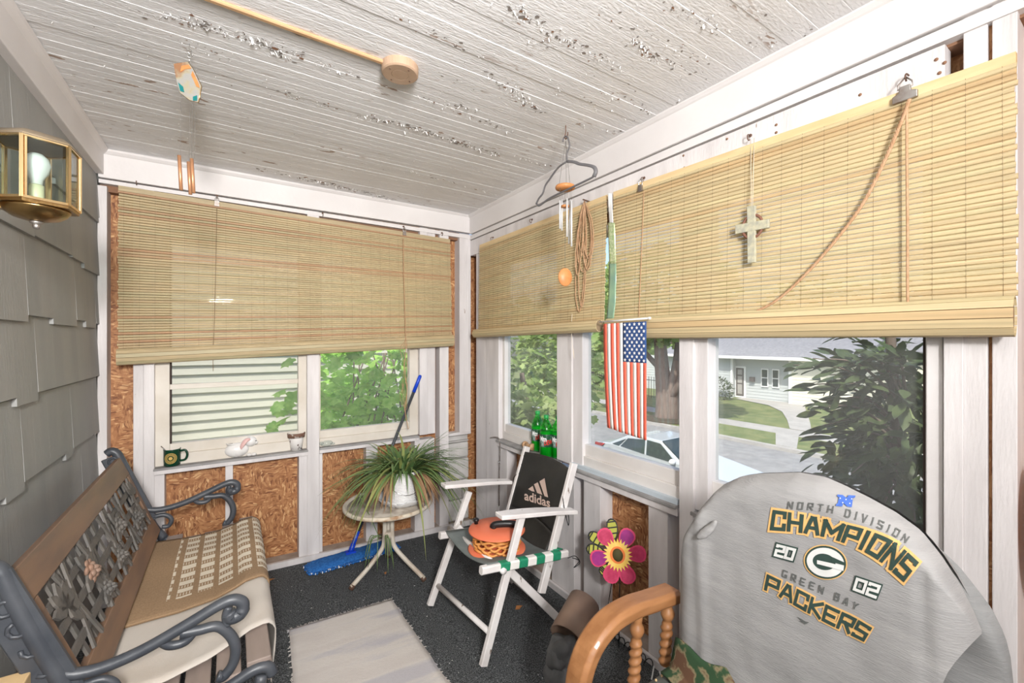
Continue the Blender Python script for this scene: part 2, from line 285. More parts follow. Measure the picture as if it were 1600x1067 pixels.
# ------------------------------------------------------------------ builders
class MB:
    def __init__(s): s.v = []; s.f = []; s.m = []; s.sm = []
    def add(s, vs, fs, mi=0, smooth=False):
        o = len(s.v); s.v += [V(p) for p in vs]
        for f in fs: s.f.append([i+o for i in f]); s.m.append(mi); s.sm.append(smooth)
        return s
    def box(s, a, b, mi=0, bev=0):
        x0,y0,z0 = [min(a[i],b[i]) for i in range(3)]; x1,y1,z1 = [max(a[i],b[i]) for i in range(3)]
        vs = [(x0,y0,z0),(x1,y0,z0),(x1,y1,z0),(x0,y1,z0),(x0,y0,z1),(x1,y0,z1),(x1,y1,z1),(x0,y1,z1)]
        return s.add(vs, [(0,3,2,1),(4,5,6,7),(0,1,5,4),(1,2,6,5),(2,3,7,6),(3,0,4,7)], mi)
    def hexa(s, q0, q1, mi=0):      # two quads (lists of 4 points)
        return s.add(list(q0)+list(q1), [(3,2,1,0),(4,5,6,7),(0,1,5,4),(1,2,6,5),(2,3,7,6),(3,0,4,7)], mi)
    def beam(s, p, q, w, h, up=(0,0,1), mi=0, ch=.0):
        p, q = V(p), V(q); d = (q-p).normalized(); sd = d.cross(V(up)).normalized(); u = sd.cross(d).normalized()
        if ch:
            pr = [(-w/2+ch,-h/2),(w/2-ch,-h/2),(w/2,-h/2+ch),(w/2,h/2-ch),(w/2-ch,h/2),(-w/2+ch,h/2),(-w/2,h/2-ch),(-w/2,-h/2+ch)]
        else: pr = [(-w/2,-h/2),(w/2,-h/2),(w/2,h/2),(-w/2,h/2)]
        n = len(pr); vs = [e+sd*a+u*b for e in (p, q) for a, b in pr]
        fs = [[i,(i+1)%n,(i+1)%n+n,i+n] for i in range(n)]+[list(range(n))[::-1], [i+n for i in range(n)]]
        return s.add(vs, fs, mi)
    def tube(s, pts, r, n=8, mi=0, cap=True, smooth=True, closed=False, flat=1.0):
        pts = [V(p) for p in pts]; k = len(pts); rs = r if isinstance(r, (list, tuple)) else [r]*k
        ref = None; vs = []
        for i, p in enumerate(pts):
            if closed: d = pts[(i+1)%k]-pts[i-1]
            else: d = pts[min(i+1,k-1)]-pts[max(i-1,0)]
            d = d.normalized() if d.length > 1e-9 else V((0,0,1))
            if ref is None: ref = d.orthogonal().normalized()
            ref = (ref-d*ref.dot(d)); ref = ref.normalized() if ref.length > 1e-6 else d.orthogonal().normalized()
            b = d.cross(ref)
            for j in range(n):
                a = 2*PI*j/n; vs.append(p+(ref*math.cos(a)+b*math.sin(a)*flat)*rs[i])
        fs = []
        for i in range(k if closed else k-1):
            for j in range(n):
                a = i*n+j; b_ = i*n+(j+1)%n; i2 = (i+1)%k
                fs.append([a, b_, i2*n+(j+1)%n, i2*n+j])
        if cap and not closed: fs += [list(range(n))[::-1], [(k-1)*n+j for j in range(n)]]
        return s.add(vs, fs, mi, smooth)
    def lathe(s, prof, c=(0,0,0), n=24, mi=0, axis='z', smooth=True, sq=1.0):
        c = V(c); vs = []
        for r, z in prof:
            for j in range(n):
                a = 2*PI*j/n; x, y = r*math.cos(a), r*math.sin(a)*sq
                vs.append(c+{'z': V((x,y,z)), 'x': V((z,x,y)), 'y': V((x,z,y))}[axis])
        fs = [[i*n+j, i*n+(j+1)%n, (i+1)*n+(j+1)%n, (i+1)*n+j] for i in range(len(prof)-1) for j in range(n)]
        s.add(vs, fs, mi, smooth)
        o = len(s.v)-len(vs)
        for i, fl in ((0, True), (len(prof)-1, False)):
            if prof[i][0] > 1e-6:
                f = [o+i*n+j for j in range(n)]; s.f.append(f[::-1] if fl else f); s.m.append(mi); s.sm.append(False)
        return s
    def poly(s, pts, nrm, th, mi=0):     # extruded polygon
        k = len(pts); nrm = V(nrm).normalized()*th/2; pts = [V(p) for p in pts]
        vs = [p-nrm for p in pts]+[p+nrm for p in pts]
        fs = [[i,(i+1)%k,(i+1)%k+k,i+k] for i in range(k)]+[list(range(k))[::-1], [i+k for i in range(k)]]
        return s.add(vs, fs, mi)
    def ball(s, c, r, n=12, mi=0, jit=0, seed=0):
        c = V(c); r = V(r) if hasattr(r, '__len__') else V((r,r,r)); m = max(4, n//2+1); vs = []; fs = []
        for i in range(m+1):
            th = PI*i/m
            for j in range(n):
                a = 2*PI*j/n; d = V((math.sin(th)*math.cos(a), math.sin(th)*math.sin(a), math.cos(th)))
                k = 1+jit*noise.noise(d*1.7+V((seed,seed*2,0))) if jit else 1
                vs.append(c+V((d.x*r.x, d.y*r.y, d.z*r.z))*k)
        for i in range(m):
            for j in range(n): fs.append([i*n+j, (i+1)*n+j, (i+1)*n+(j+1)%n, i*n+(j+1)%n])
        return s.add(vs, fs, mi, True)
    def grid(s, fn, nu, nv, mi=0, smooth=True, th=0, flip=False):
        vs = [V(fn(i/nu, j/nv)) for j in range(nv+1) for i in range(nu+1)]
        q = lambda i, j: j*(nu+1)+i
        fs = [[q(i,j), q(i+1,j), q(i+1,j+1), q(i,j+1)] for j in range(nv) for i in range(nu)]
        if flip: fs = [f[::-1] for f in fs]
        if callable(mi):
            for j in range(nv):
                pass
        s.add(vs, fs, 0 if callable(mi) else mi, smooth)
        if callable(mi):
            base = len(s.m)-len(fs)
            for j in range(nv):
                for i in range(nu): s.m[base+j*nu+i] = mi((i+.5)/nu, (j+.5)/nv)
        return s
    def mesh(s, name, mats, origin=(0,0,0)):
        me = bpy.data.meshes.new(name); o = V(origin)
        me.from_pydata([tuple(p-o) for p in s.v], [], s.f)
        for m in (mats if isinstance(mats, (list, tuple)) else [mats]): me.materials.append(M[m] if isinstance(m, str) else m)
        me.polygons.foreach_set('material_index', s.m); me.polygons.foreach_set('use_smooth', s.sm); me.update(); return me
    def build(s, name, mats, parent=None, solid=0, subsurf=0, bevel=0):
        o0 = wloc(parent) if parent is not None else V((0,0,0))
        ob = bpy.data.objects.new(name, s.mesh(name, mats, o0)); COL.objects.link(ob); ob.parent = parent
        if solid: md = ob.modifiers.new('solid', 'SOLIDIFY'); md.thickness = solid; md.offset = 0
        if subsurf: md = ob.modifiers.new('sub', 'SUBSURF'); md.levels = subsurf; md.render_levels = subsurf
        if bevel: md = ob.modifiers.new('bev', 'BEVEL'); md.width = bevel; md.segments = 2; md.limit_method = 'ANGLE'
        return ob
def wloc(o):
    p = V((0,0,0))
    while o is not None: p += o.location; o = o.parent
    return p
def tag(o, label=None, cat=None, group=None, kind=None):
    if label: o['label'] = label
    if cat: o['category'] = cat
    if group: o['group'] = group
    if kind: o['kind'] = kind
    return o
def thing(name, label, cat, loc=(0,0,0), group=None):
    o = bpy.data.objects.new(name, None); COL.objects.link(o); o.location = loc; o.empty_display_size = .1
    return tag(o, label, cat, group)
def struct(name, label=None):
    o = bpy.data.objects.new(name, None); COL.objects.link(o); o['kind'] = 'structure'
    if label: o['label'] = label
    return o
def inst(name, me, parent, loc, rot=None, scale=None, mtx=None):
    o = bpy.data.objects.new(name, me); COL.objects.link(o); o.parent = parent
    if mtx is not None: o.matrix_local = mtx
    else:
        o.location = loc
        if rot is not None: o.rotation_euler = rot
        if scale is not None: o.scale = scale
    return o
def lerp(a, b, t): return a+(b-a)*t
def interp(pts, x):
    if x <= pts[0][0]: return pts[0][1]
    for (a, b), (c, d) in zip(pts, pts[1:]):
        if x <= c: return b+(d-b)*(x-a)/(c-a)
    return pts[-1][1]
def cr(pts, n=6):       # catmull-rom
    pts = [V(p) for p in pts]; P = [pts[0]*2-pts[1]]+pts+[pts[-1]*2-pts[-2]]; out = []
    for i in range(1, len(P)-2):
        for k in range(n):
            t = k/n; a, b, c, d = P[i-1:i+3]
            out.append(.5*((2*b)+(c-a)*t+(2*a-5*b+4*c-d)*t*t+(3*b-a-3*c+d)*t**3))
    return out+[pts[-1]]

# ================================================================== STRUCTURE
# floor
fl = MB().hexa([V((XL-.2,YF,fz(XL-.2)-.1)),V((XR+.14,YF,fz(XR+.14)-.1)),V((XR+.14,YB+.14,fz(XR+.14)-.1)),V((XL-.2,YB+.14,fz(XL-.2)-.1))],
               [V((XL-.2,YF,fz(XL-.2))),V((XR+.14,YF,fz(XR+.14))),V((XR+.14,YB+.14,fz(XR+.14))),V((XL-.2,YB+.14,fz(XL-.2)))])
tag(fl.build('floor', 'carpet'), 'charcoal carpeted porch floor with flecks', kind='structure')
# ceiling: beaded boards
cei = struct('ceiling', 'white beadboard ceiling with peeling paint')
BW = .0868
prof = [(0,.0012),(.0015,0),(.0415,0),(.0425,.0006),(.0434,.0),(.0443,.0006),(.0455,0),(.0853,0),(BW,.0012),(BW,.018),(0,.018)]
x0, x1 = XL-.15, XR+.14
b = MB(); k = len(prof)
b.add([V((x,y,z)) for x in (x0,x1) for y,z in prof], [[i,(i+1)%k,(i+1)%k+k,i+k] for i in range(k)]+[list(range(k))[::-1],[i+k for i in range(k)]])
bm_ = b.mesh('ceiling_board', 'ceiling')
y = YB+.13-BW
while y > YF-.1:
    inst('ceiling_board', bm_, cei, (0, y, ZC+R.uniform(-.0012,.0012)), rot=(0, .006, 0)); y -= BW
b = MB().box((x0-.05,YF-.1,ZC+.035),(x1+.05,YB+.2,ZC+.16)); b.build('roof_deck', 'floor_wood', cei)
def cz(x): return ZC-.006*x
# peeling flakes along the boards
fb = MB()
def flake(p, big, mi):
    a = R.uniform(0, 2*PI); l = R.uniform(.4,1)*big; w_ = l*R.uniform(.35,.8); d = V((math.cos(a),math.sin(a)*.6,0)); e = V((-d.y,d.x,0))
    if mi == 0:
        dz = R.uniform(.3,.9)*l
        fb.add([p-e*w_/2, p+e*w_/2, p+d*l*.5+e*w_/2-V((0,0,dz*.4)), p+d*l*.5-e*w_/2-V((0,0,dz*.4)), p+d*l*.8+e*w_*.3-V((0,0,dz)), p+d*l*.8-e*w_*.3-V((0,0,dz))], [(0,1,2,3),(3,2,4,5)], 0)
    else:
        q = V((0,0,.001+R.random()*.001)); n_ = 7; pts = [p-q+d*(l*math.cos(2*PI*i/n_)*R.uniform(.6,1.1))+e*(w_*math.sin(2*PI*i/n_)*R.uniform(.5,1.0)) for i in range(n_)]
        fb.add(pts, [list(range(n_))[::-1]], mi)
streaks = [((385,55),(565,122),60,.014),((400,62),(450,92),30,.016),((565,178),(650,200),50,.016),((620,190),(780,240),130,.016),((660,150),(800,205),55,.012),((705,160),(760,175),20,.014),
  ((400,262),(615,310),90,.016),((480,278),(600,305),60,.018),((800,10),(850,40),30,.014),((860,45),(960,100),45,.014),((985,60),(1035,92),50,.012),((1000,70),(1075,110),25,.012),((630,262),(770,300),35,.014),
  ((760,115),(850,175),45,.012),((800,130),(830,165),20,.016),((940,140),(1000,160),20,.012),((900,190),(990,205),25,.012),((830,60),(870,75),12,.014),((1040,5),(1130,40),30,.012),
  ((230,20),(400,62),70,.010),((300,30),(330,45),30,.013),((1060,150),(1080,165),14,.014),((1000,165),(1035,185),20,.012),((610,20),(760,90),30,.009),((860,135),(1000,190),30,.010),
  ((420,135),(560,180),30,.010),((800,240),(870,260),20,.012),((930,10),(1100,90),35,.010),((1000,240),(560,60),20,.008),((280,60),(350,90),22,.01),((1080,20),(1240,90),24,.008),((1150,0),(1290,60),18,.008)]
for (a, c, n_, sz) in streaks:
    pa, pc = onZ(*a, ZC), onZ(*c, ZC)
    for i in range(int(n_*1.5)):
        t = R.random(); p = pa.lerp(pc, t); p.y += R.gauss(0, .012); p.x += R.gauss(0, .02); p.z = cz(p.x)-.0005
        if not (XL+.04 < p.x < XR-.04 and p.y < YB-.04): continue
        z_ = R.random(); flake(p, sz*R.uniform(.4,1.15), 0 if z_ < .62 else (1 if z_ < .74 else 2))
for i in range(900):
    p = V((R.uniform(XL+.05,XR-.05), R.uniform(.2,YB-.05), 0)); p.z = cz(p.x)-.0005; flake(p, R.uniform(.003,.008), 0 if R.random() < .85 else 2)
tag(fb.build('peeling_paint', ['flake_white','flake_brown','flake_grey'], cei), kind='stuff')

# frieze boards / trims round the top
def trimbox(name, boxes, m, label=None):
    b = MB(); [b.box(*q) for q in boxes]; o = b.build(name, m, bevel=.003); tag(o, label, kind='structure'); return o
trimbox('trim_1', [((XL,YB-.022,2.247),(XR,YB+.02,ZC+.03))], 'paint', 'white frieze board above back wall')
trimbox('trim_2', [((XR-.022,YF,2.236),(XR+.02,YB-.022,ZC+.03))], 'paint', 'white frieze board above long window wall')
trimbox('trim_3', [((XL-.02,YF,2.262),(XL+.022,YB-.022,ZC+.03))], 'paint', 'white frieze board above shingled wall')
crown = MB()
def crownrun(p, q, inn):
    pr = [(0,0),(.020,0),(.016,-.010),(.006,-.020),(0,-.024)]
    n_ = len(pr); inn = V(inn)
    crown.add([e+inn*a+V((0,0,b_)) for e in (V(p),V(q)) for a,b_ in pr], [[i,(i+1)%n_,(i+1)%n_+n_,i+n_] for i in range(n_)], 0, False)
crownrun((XL,YB-.022,ZC),(XR,YB-.022,ZC),(0,-1,0)); crownrun((XR-.022,YF,ZC-.004),(XR-.022,YB,ZC-.004),(-1,0,0)); crownrun((XL+.022,YF,ZC),(XL+.022,YB,ZC),(1,0,0))
tag(crown.build('trim_4', 'paint'), 'white crown strip around ceiling', kind='structure')
# second trim boards below a crooked dark joint
b = MB().hexa([V((XL,YB-.008,2.222)),V((XR,YB-.008,2.205)),V((XR,YB+.04,2.205)),V((XL,YB+.04,2.222))], [V((XL,YB-.008,2.241)),V((XR,YB-.008,2.233)),V((XR,YB+.04,2.233)),V((XL,YB+.04,2.241))])
tag(b.build('trim_5', 'paint'), 'narrow white trim strip above bamboo blind on back wall', kind='structure')
b = MB().box((XR-.010,YF,2.198),(XR+.04,YB,2.231)); tag(b.build('trim_6', 'paint'), 'narrow white trim strip above the long window wall blinds', kind='structure')
b = MB().box((XR-.004,.33,2.075),(XR+.05,YB-.01,2.191)); tag(b.build('trim_7', 'stud'), 'nail-holed white header board behind blind tops', kind='structure')
nb=MB()
for u,v in ((1213,195),(1213,207),(1136,217),(1068,243),(1069,262),(1463,93),(1476,98),(1468,114),(1344,148),(1001,244)): q_=onX(u,v,XR-.005); nb.lathe([(0,-.001),(.0045,-.001),(.0045,0)],q_,8,axis='x')
tag(nb.build('nail_heads','flake_brown',[o for o in COL.objects if o.name=='trim_7'][0]),kind='stuff')
b = MB().box((XR+.02,YF,2.19),(XR+.12,YB,2.24)).box((XL,YB+.03,2.19),(XR,YB+.12,2.25)); tag(b.build('trim_8', 'flake_brown'), 'dark gap behind trim', kind='structure')

# ---------------- left wall: grey staggered shingles
wl = struct('wall_left', 'grey staggered shingle wall of the house')
MB().box((XL-.25,YF,-.2),(XL-.012,YB+.1,2.5)).build('sheathing', 'shingle', wl)
course = [2.016,1.75,1.482,1.214,.935,.665,.395,.125,-.145]
for ci, zb in enumerate(course):
    y = YF+R.uniform(0,.1); ztop = min(zb+.30, 2.30)
    while y < YB:
        wd = R.choice([.10,.14,.18,.24,.3,.34]); y1 = min(y+wd, YB+.01); dz = R.choice([0,0,.022,.028,-.0])
        z = zb+dz
        if y1-y > .02:
            q0 = [V((XL+.003,y,z)),V((XL+.003,y1-.0003,z)),V((XL-.014,y1-.0003,z)),V((XL-.014,y,z))]
            q1 = [V((XL-.010,y,ztop)),V((XL-.010,y1-.0003,ztop)),V((XL-.016,y1-.0003,ztop)),V((XL-.016,y,ztop))]
            MB().hexa(q0, q1).build('shingle', 'shingle', wl)
        y = y1
MB().box((XL-.01,YF,2.30),(XL+.002,YB,2.0+.316)).build('top_shim','dark_gap',wl)
# ---------------- walls of studs and strand board
wb = struct('wall_back', 'back porch wall of white studs over strand board')
wr = struct('wall_right', 'street-side porch wall of white posts and strand board')
YO, XO = YB+.085, XR+.085
def B(u0, u1, z0, z1, d0=0, d1=.085, name='stud', m='stud', Y=YB):      # piece on the back wall between two pixel columns
    a, c = xb(u0, YB+d0), xb(u1, YB+d0); o = MB().box((a,YB+d0,z0),(c,YB+d1,z1)).build(name, m, wb, bevel=.002); return o
def D(u0, u1, z0, z1, d0=0, d1=.085, name='stud', m='stud'):
    a, c = yr(u0, XR+d0), yr(u1, XR+d0); o = MB().box((XR+d0,a,z0),(XR+d1,c,z1)).build(name, m, wr, bevel=.002); return o
TZ = 2.24
FB = .02
def panelB(xa, xc, z0, z1): MB().box((xa,YO,z0),(xc,YO+.02,z1)).build('strand_board', 'osb', wb)
def panelR(ya, yc, z0, z1): MB().box((XO,ya,z0),(XO+.02,yc,z1)).build('strand_board', 'osb', wr)
w1a, w1b, w2a, w2b = xb(247), xb(482), xb(488), xb(655)
panelB(XL-.1, w1a, -.1, TZ); panelB(w1a, (w1b+w2a)/2, -.1, .72); panelB((w1b+w2a)/2, w2b, -.1, .72); panelB(w2b, XR+.12, -.1, TZ); panelB(w1a, w2b, 2.02, TZ)
# back wall studs
B(152,167,-.05,2.21,-.004); B(208,224,-.05,TZ); B(224,241,-.05,TZ,-.006); B(480,499,-.05,TZ,-.006)
B(240,257,-.05,.71,.004); B(352,364,-.05,.71,.01); B(467,481,-.05,.71,.0); B(499,504,-.05,.71,.01); B(572,590,-.05,.71,.012); B(648,662,-.05,.70,.0); B(662,679,-.05,.70,.004)
B(656,668,.735,TZ,-.004); B(668,680,.735,TZ,.004); B(687,701,-.05,TZ,.0); B(718,731,.70,TZ,-.002)
MB().box((xb(730),YB-.004,.70),(XR-.0,YB+.06,TZ)).build('corner_post', 'stud', wb, bevel=.003)
# sill rail on the back wall
MB().box((xb(240),YB-.014,.700),(xb(481),YB+.03,.722)).build('sill_rail', 'stud', wb, bevel=.002)
MB().box((xb(499),YB-.010,.700),(xb(655),YB+.03,.722)).build('sill_rail', 'stud', wb, bevel=.002)
M['sillgrey'] = mat('dirty_grey_sill', (.36,.35,.345), .7, col2=(.25,.24,.235), scale=9)
MB().box((xb(240),YB-.018,.722),(xb(481),YB+.085,.734)).build('sill_board', 'sillgrey', wb, bevel=.002)
MB().box((xb(499),YB-.014,.722),(xb(655),YB+.085,.734)).build('sill_board', 'sillgrey', wb, bevel=.002)
# plates
def plate(nm, a, c, w_, par, ax):
    pass
MB().hexa([V((XL,YB-.004,fz(XL)-.03)),V((XR,YB-.004,-.03)),V((XR,YB+.09,-.03)),V((XL,YB+.09,fz(XL)-.03))],[V((XL,YB-.004,fz(XL)+.032)),V((XR,YB-.004,.032)),V((XR,YB+.09,.032)),V((XL,YB+.09,fz(XL)+.032))]).build('bottom_plate','floor_wood',wb)
b = MB().hexa([V((XL,YB-.022,fz(XL)-.03)),V((XR,YB-.022,-.03)),V((XR,YB-.004,-.03)),V((XL,YB-.004,fz(XL)-.03))],[V((XL,YB-.022,fz(XL)+.035)),V((XR,YB-.022,.035)),V((XR,YB-.004,.035)),V((XL,YB-.004,fz(XL)+.035))])
tag(b.build('baseboard_back','stud'),'white baseboard strip under back wall studs',kind='structure')
MB().box((XR-.004,YF,-.03),(XR+.09,YB,.032)).build('bottom_plate','floor_wood',wr)
b = MB().box((XR-.020,YF,-.03),(XR-.004,YB-.02,.034)); tag(b.build('baseboard_right','stud'),'white baseboard strip under street-side studs',kind='structure')
# right wall
yw = {k: yr(k) for k in (748,760,779,870,893,910,1061,1083,1108,1117,1447,1472,1505,1543,1550,1590)}
panelR(yw[779]+.02, YB+.12, -.1, TZ)
for a, c in ((yw[1472], yw[1083]), (yw[1083], yw[893]), (yw[893], yw[779]+.02)): panelR(a, c, -.1, .70)
panelR(YF, yw[1472], -.1, TZ); panelR(yw[1472], yw[779]+.02, 2.0, TZ)
D(744,760,-.05,2.10,.006); D(760,779,-.05,2.10,-.002); D(870,893,.745,2.1,-.004); D(893,910,.745,2.1,.006,.07); D(1061,1083,-.05,2.1,-.016); D(1083,1106,.745,2.1,-.004,.07)
D(1447,1473,.60,2.1,.012,.07,m='paint'); D(1542,1551,-.05,TZ,.014,.05,'strand_board','osb'); D(1474,1505,-.05,2.1,-.006); D(1505,1543,-.05,TZ,-.002); D(1550,1590,-.05,TZ,-.004)
D(779,792,-.05,.70,.004); D(862,897,-.05,.70,.0); D(912,938,-.05,.70,-.002); D(1013,1043,-.05,.70,0); D(1083,1100,-.05,.70,.006); D(1160,1190,-.05,.70,.0)
MB().box((XR+.0,-.35,-.05),(XR+.085,-.31,TZ)).build('stud','stud',wr); MB().box((XR+.0,-.8,-.05),(XR+.085,-.76,TZ)).build('stud','stud',wr)
# rail and sill boards, right wall, three bays
for a, c in ((yw[870], yw[779]), (yw[1061], yw[893]), (yw[1472], yw[1083])):
    a2, c2 = min(a,c)+.001, max(a,c)-.001
    MB().box((XR-.012,a2,.690),(XR+.04,c2,.722)).build('sill_rail','stud',wr,bevel=.002)
    MB().box((XR-.022,a2,.722),(XR+.085,c2,.737)).build('sill_board','sillgrey',wr,bevel=.002)
# blue-ish sill edge under middle window
M['bluesill'] = mat('pale_blue_sill_paint', (.52,.58,.63), .5)
# ---------------- windows
def window(idx, label, ax, a0, a1, z0, z1, d, jl, jr, lowframe, bars=(), m='sash', wn=None):
    w_ = struct('window_%d' % idx, label)
    def bx(n_, p0, p1, q0, q1, e0, e1, mm=m):
        if ax == 'Y': MB().box((p0, YB+e0, q0),(p1, YB+e1, q1)).build(n_, mm, w_, bevel=.002)
        else: MB().box((XR+e0, p0, q0),(XR+e1, p1, q1)).build(n_, mm, w_, bevel=.002)
    bx('window_frame', a0, a0+jl, z0, z1, d, d+.05); bx('window_frame', a1-jr, a1, z0, z1, d, d+.05)
    bx('window_frame', a0+jl, a1-jr, z1-.05, z1, d, d+.05)
    bx('sash_rail', a0+jl, a1-jr, z0, z0+lowframe*.52, d-.006, d+.05); bx('sash_rail', a0+jl, a1-jr, z0+lowframe*.52, z0+lowframe, d+.006, d+.05)
    for zb_ in bars: bx('sash_rail', a0+jl, a1-jr, zb_, zb_+.028, d+.008, d+.045)
    bx('glazing_bead', a0+jl-.001, a0+jl+.008, z0+lowframe, z1-.05, d+.01, d+.03, 'dark_gap' if wn else m)
    bx('pane', a0+jl, a1-jr, z0+lowframe-.004, z1-.045, d+.028, d+.031, 'glass')
    return w_
window(1, 'left half of the back window, neighbour siding behind', 'Y', xb(241), xb(480), .735, 2.02, .03, xb(265,YB+.03)-xb(241), xb(480)-xb(466,YB+.03), .115, bars=(1.150,), wn=True)
window(2, 'right half of the back window, leafy vine behind', 'Y', xb(499.5), xb(655.5), .735, 2.02, .03, .004, xb(655.5)-xb(640,YB+.03), .10)
M['sash2'] = mat('white_window_paint', (.72,.69,.665), .5, col2=(.66,.62,.59), scale=5, bump=.2, bscale=25)
window(3, 'far window of the street side beside the corner', 'X', yr(870)+.001, yr(779)-.001, .738, 2.0, .03, .004, .03, .105, m='sash2')
window(4, 'middle window of the street side behind the flag', 'X', yr(1061)+.001, yr(893)-.05, .738, 2.0, .02, .004, .004, .13, m='sash2')
window(5, 'wide near window of the street side', 'X', yr(1447), yr(1106)+.01, .738, 2.0, .02, .006, .012, .13, wn=True, m='sash2')
MB().box((XR-.008,yr(1061)+.002,.737),(XR+.02,yr(893)-.002,.757)).build('blue_sill','bluesill',wr)
# near wall (behind the photographer)
wf = struct('wall_front', 'porch wall behind the viewer')
MB().box((XL-.2,YF-.1,-.1),(XR+.2,YF,2.5)).build('boards','stud',wf)
# house mass above and behind
hs = MB().box((-7,YF-6,-3),(XL-.26,YB-.3,5.5)); hb = hs.build('house_body','shingle'); tag(hb, 'grey house the porch is attached to', kind='structure')

# corner masonry under the porch corner
st = struct('trim_9', 'white painted stone pier in the porch corner')
sx0, sx1, sy = xb(701), XR-.002, YB
MB().box((sx0,YB-.01,.700),(sx1,YB+.06,.722)).build('shelf_board','stud',st,bevel=.003)
zz = .04; rowi = 0
while zz < .64:
    hh = R.uniform(.11,.17); xx = sx0+.004; hh = min(hh, .655-zz)
    while xx < sx1-.01:
        ww = R.choice([.12,.2,.28]); ww = min(ww, sx1-xx)
        b = MB().box((xx+.003,YB+.012+R.uniform(0,.012),zz+.003),(xx+ww-.004,YB+.08,zz+hh-.004)); o = b.build('stone','stone',st,bevel=.012)
        xx += ww
    zz += hh
    if hh < .05: break
MB().box((sx0,YB+.05,.03),(sx1,YB+.083,.70)).build('mortar','stone',st)

# ================================================================== BLINDS
def slat_mesh(h, t):
    b = MB(); pr = [(-h/2,0),(-h/2+.002,-t*.75),(0,-t),(h/2-.002,-t*.75),(h/2,0),(0,t*.3)]; k = len(pr)
    b.add([V((x,y_,z)) for x in (-.5,.5) for z,y_ in pr], [[i,(i+1)%k,(i+1)%k+k,i+k] for i in range(k)]+[list(range(k))[::-1],[i+k for i in range(k)]])
    return b
def blind(name, label, TL, TR, BL, BR, nrm, n, m, rollh, rolld, lip, group):
    """TL..BR world corners of hanging sheet, nrm points into the room"""
    t = thing(name, label, 'blind', TL, group)
    nrm = V(nrm); L = TL.lerp(TR,.5)-BL.lerp(BR,.5); pitch = L.length/n
    me = slat_mesh(pitch*.955, .0042).mesh('slat', m)
    for i in range(n):
        k = (i+.5)/n; a = TL.lerp(BL, k); c = TR.lerp(BR, k); x = c-a; ln = x.length; x.normalize(); z = (V((0,0,1))-x*x.z).normalized(); y_ = z.cross(x)
        jit = R.uniform(-.003,.003)
        mt = Matrix((( x.x*ln, -nrm.x, z.x, 0),(x.y*ln, -nrm.y, z.y, 0),(x.z*ln, -nrm.z, z.z, 0),(0,0,0,1)))
        mt.translation = (a+c)/2+x*jit-TL+nrm*R.uniform(0,.0008)
        inst('slat', me, t, None, mtx=mt)
    # head rail
    ax = (TR-TL).normalized(); b = MB(); dn = V((0,0,1))
    b.hexa([TL+dn*.0, TR+dn*.0, TR+dn*.0-nrm*.012, TL-nrm*.012], [TL+dn*.024, TR+dn*.024, TR+dn*.024-nrm*.012, TL+dn*.024-nrm*.012]); 
    b.hexa([TL+nrm*.004-dn*.002, TR+nrm*.004-dn*.002, TR+nrm*.0, TL+nrm*.0], [TL+nrm*.004+dn*.024, TR+nrm*.004+dn*.024, TR+dn*.024, TL+dn*.024])
    b.build('head_rail', 'headrail' if m == 'bam_r' else 'bam_l', t)
    # roll: flattened spiral of slats, each a part
    pts = []
    N = 12
    for j in range(N+1):
        a_ = PI*.5+2*PI*j/N*.98
        pts.append((rolld/2*(1+math.cos(a_))+.002, rollh/2*math.sin(a_)-rollh/2+lip))
    rm = {}
    for j in range(N):
        (d0,z0),(d1,z1) = pts[j],pts[j+1]
        if j*2 >= N*2: break
        q = lambda P, d, z: P+nrm*d+V((0,0,z))
        b = MB(); off = .0028
        mid = V((0,0,0))
        nx, nz = (z1-z0), -(d1-d0); ll = math.hypot(nx,nz) or 1; nx /= ll; nz /= ll
        g = .06
        e0 = (lerp(d0,d1,g), lerp(z0,z1,g)); e1 = (lerp(d0,d1,1-g), lerp(z0,z1,1-g))
        b.hexa([q(BL,*e0), q(BR,*e0), q(BR,*e1), q(BL,*e1)], [q(BL,e0[0]-nx*off,e0[1]-nz*off), q(BR,e0[0]-nx*off,e0[1]-nz*off), q(BR,e1[0]-nx*off,e1[1]-nz*off), q(BL,e1[0]-nx*off,e1[1]-nz*off)])
        b.build('slat', m, t)
    b = MB(); # inner core seen at the open ends
    for P, Q in ((BL, BR),):
        k = len(pts); sc = .86; cm = (rolld/2+.002, -rollh/2+lip)
        vs = [q(E, cm[0]+(d-cm[0])*sc, cm[1]+(z-cm[1])*sc) for E in (P+ax*.004, Q-ax*.004) for d,z in pts[:-1]]; k = len(pts)-1
        b.add(vs, [[i,(i+1)%k,(i+1)%k+k,i+k] for i in range(k)]+[list(range(k)),[i+k for i in range(k)][::-1]])
    b.build('rolled_core', 'thread', t)
    # woven threads
    b = MB(); W_ = (TR-TL).length; nt_ = int(W_/.062)
    for i in range(nt_+1):
        f = (i+.35)/(nt_+.7); a = TL.lerp(TR,f)+nrm*.0042; c = BL.lerp(BR,f)+nrm*.0042
        b.tube([a, c], .0004, 4)
    tag(b.build('weave_threads', 'thread', t), kind='stuff')
    return t
def cornersY(u0,v0,u1,v1,u2,v2,u3,v3,Y): return onY(u0,v0,Y), onY(u1,v1,Y), onY(u2,v2,Y), onY(u3,v3,Y)
Yb = YB-.028
TL, TR, BL, BR = cornersY(185,297,703,379, 184,545,706,523, Yb)
blind('bamboo_blind','greenish tan bamboo roll blind hanging over the back wall window',TL,TR,BL,BR,(0,-1,0),58,'bam_l',.085,.045,.0,'bamboo roll blinds')
Xb = XR-.030
TL, TR, BL, BR = onX(750,388,Xb), onX(949,312,Xb), onX(748,517,Xb), onX(944,503,Xb)
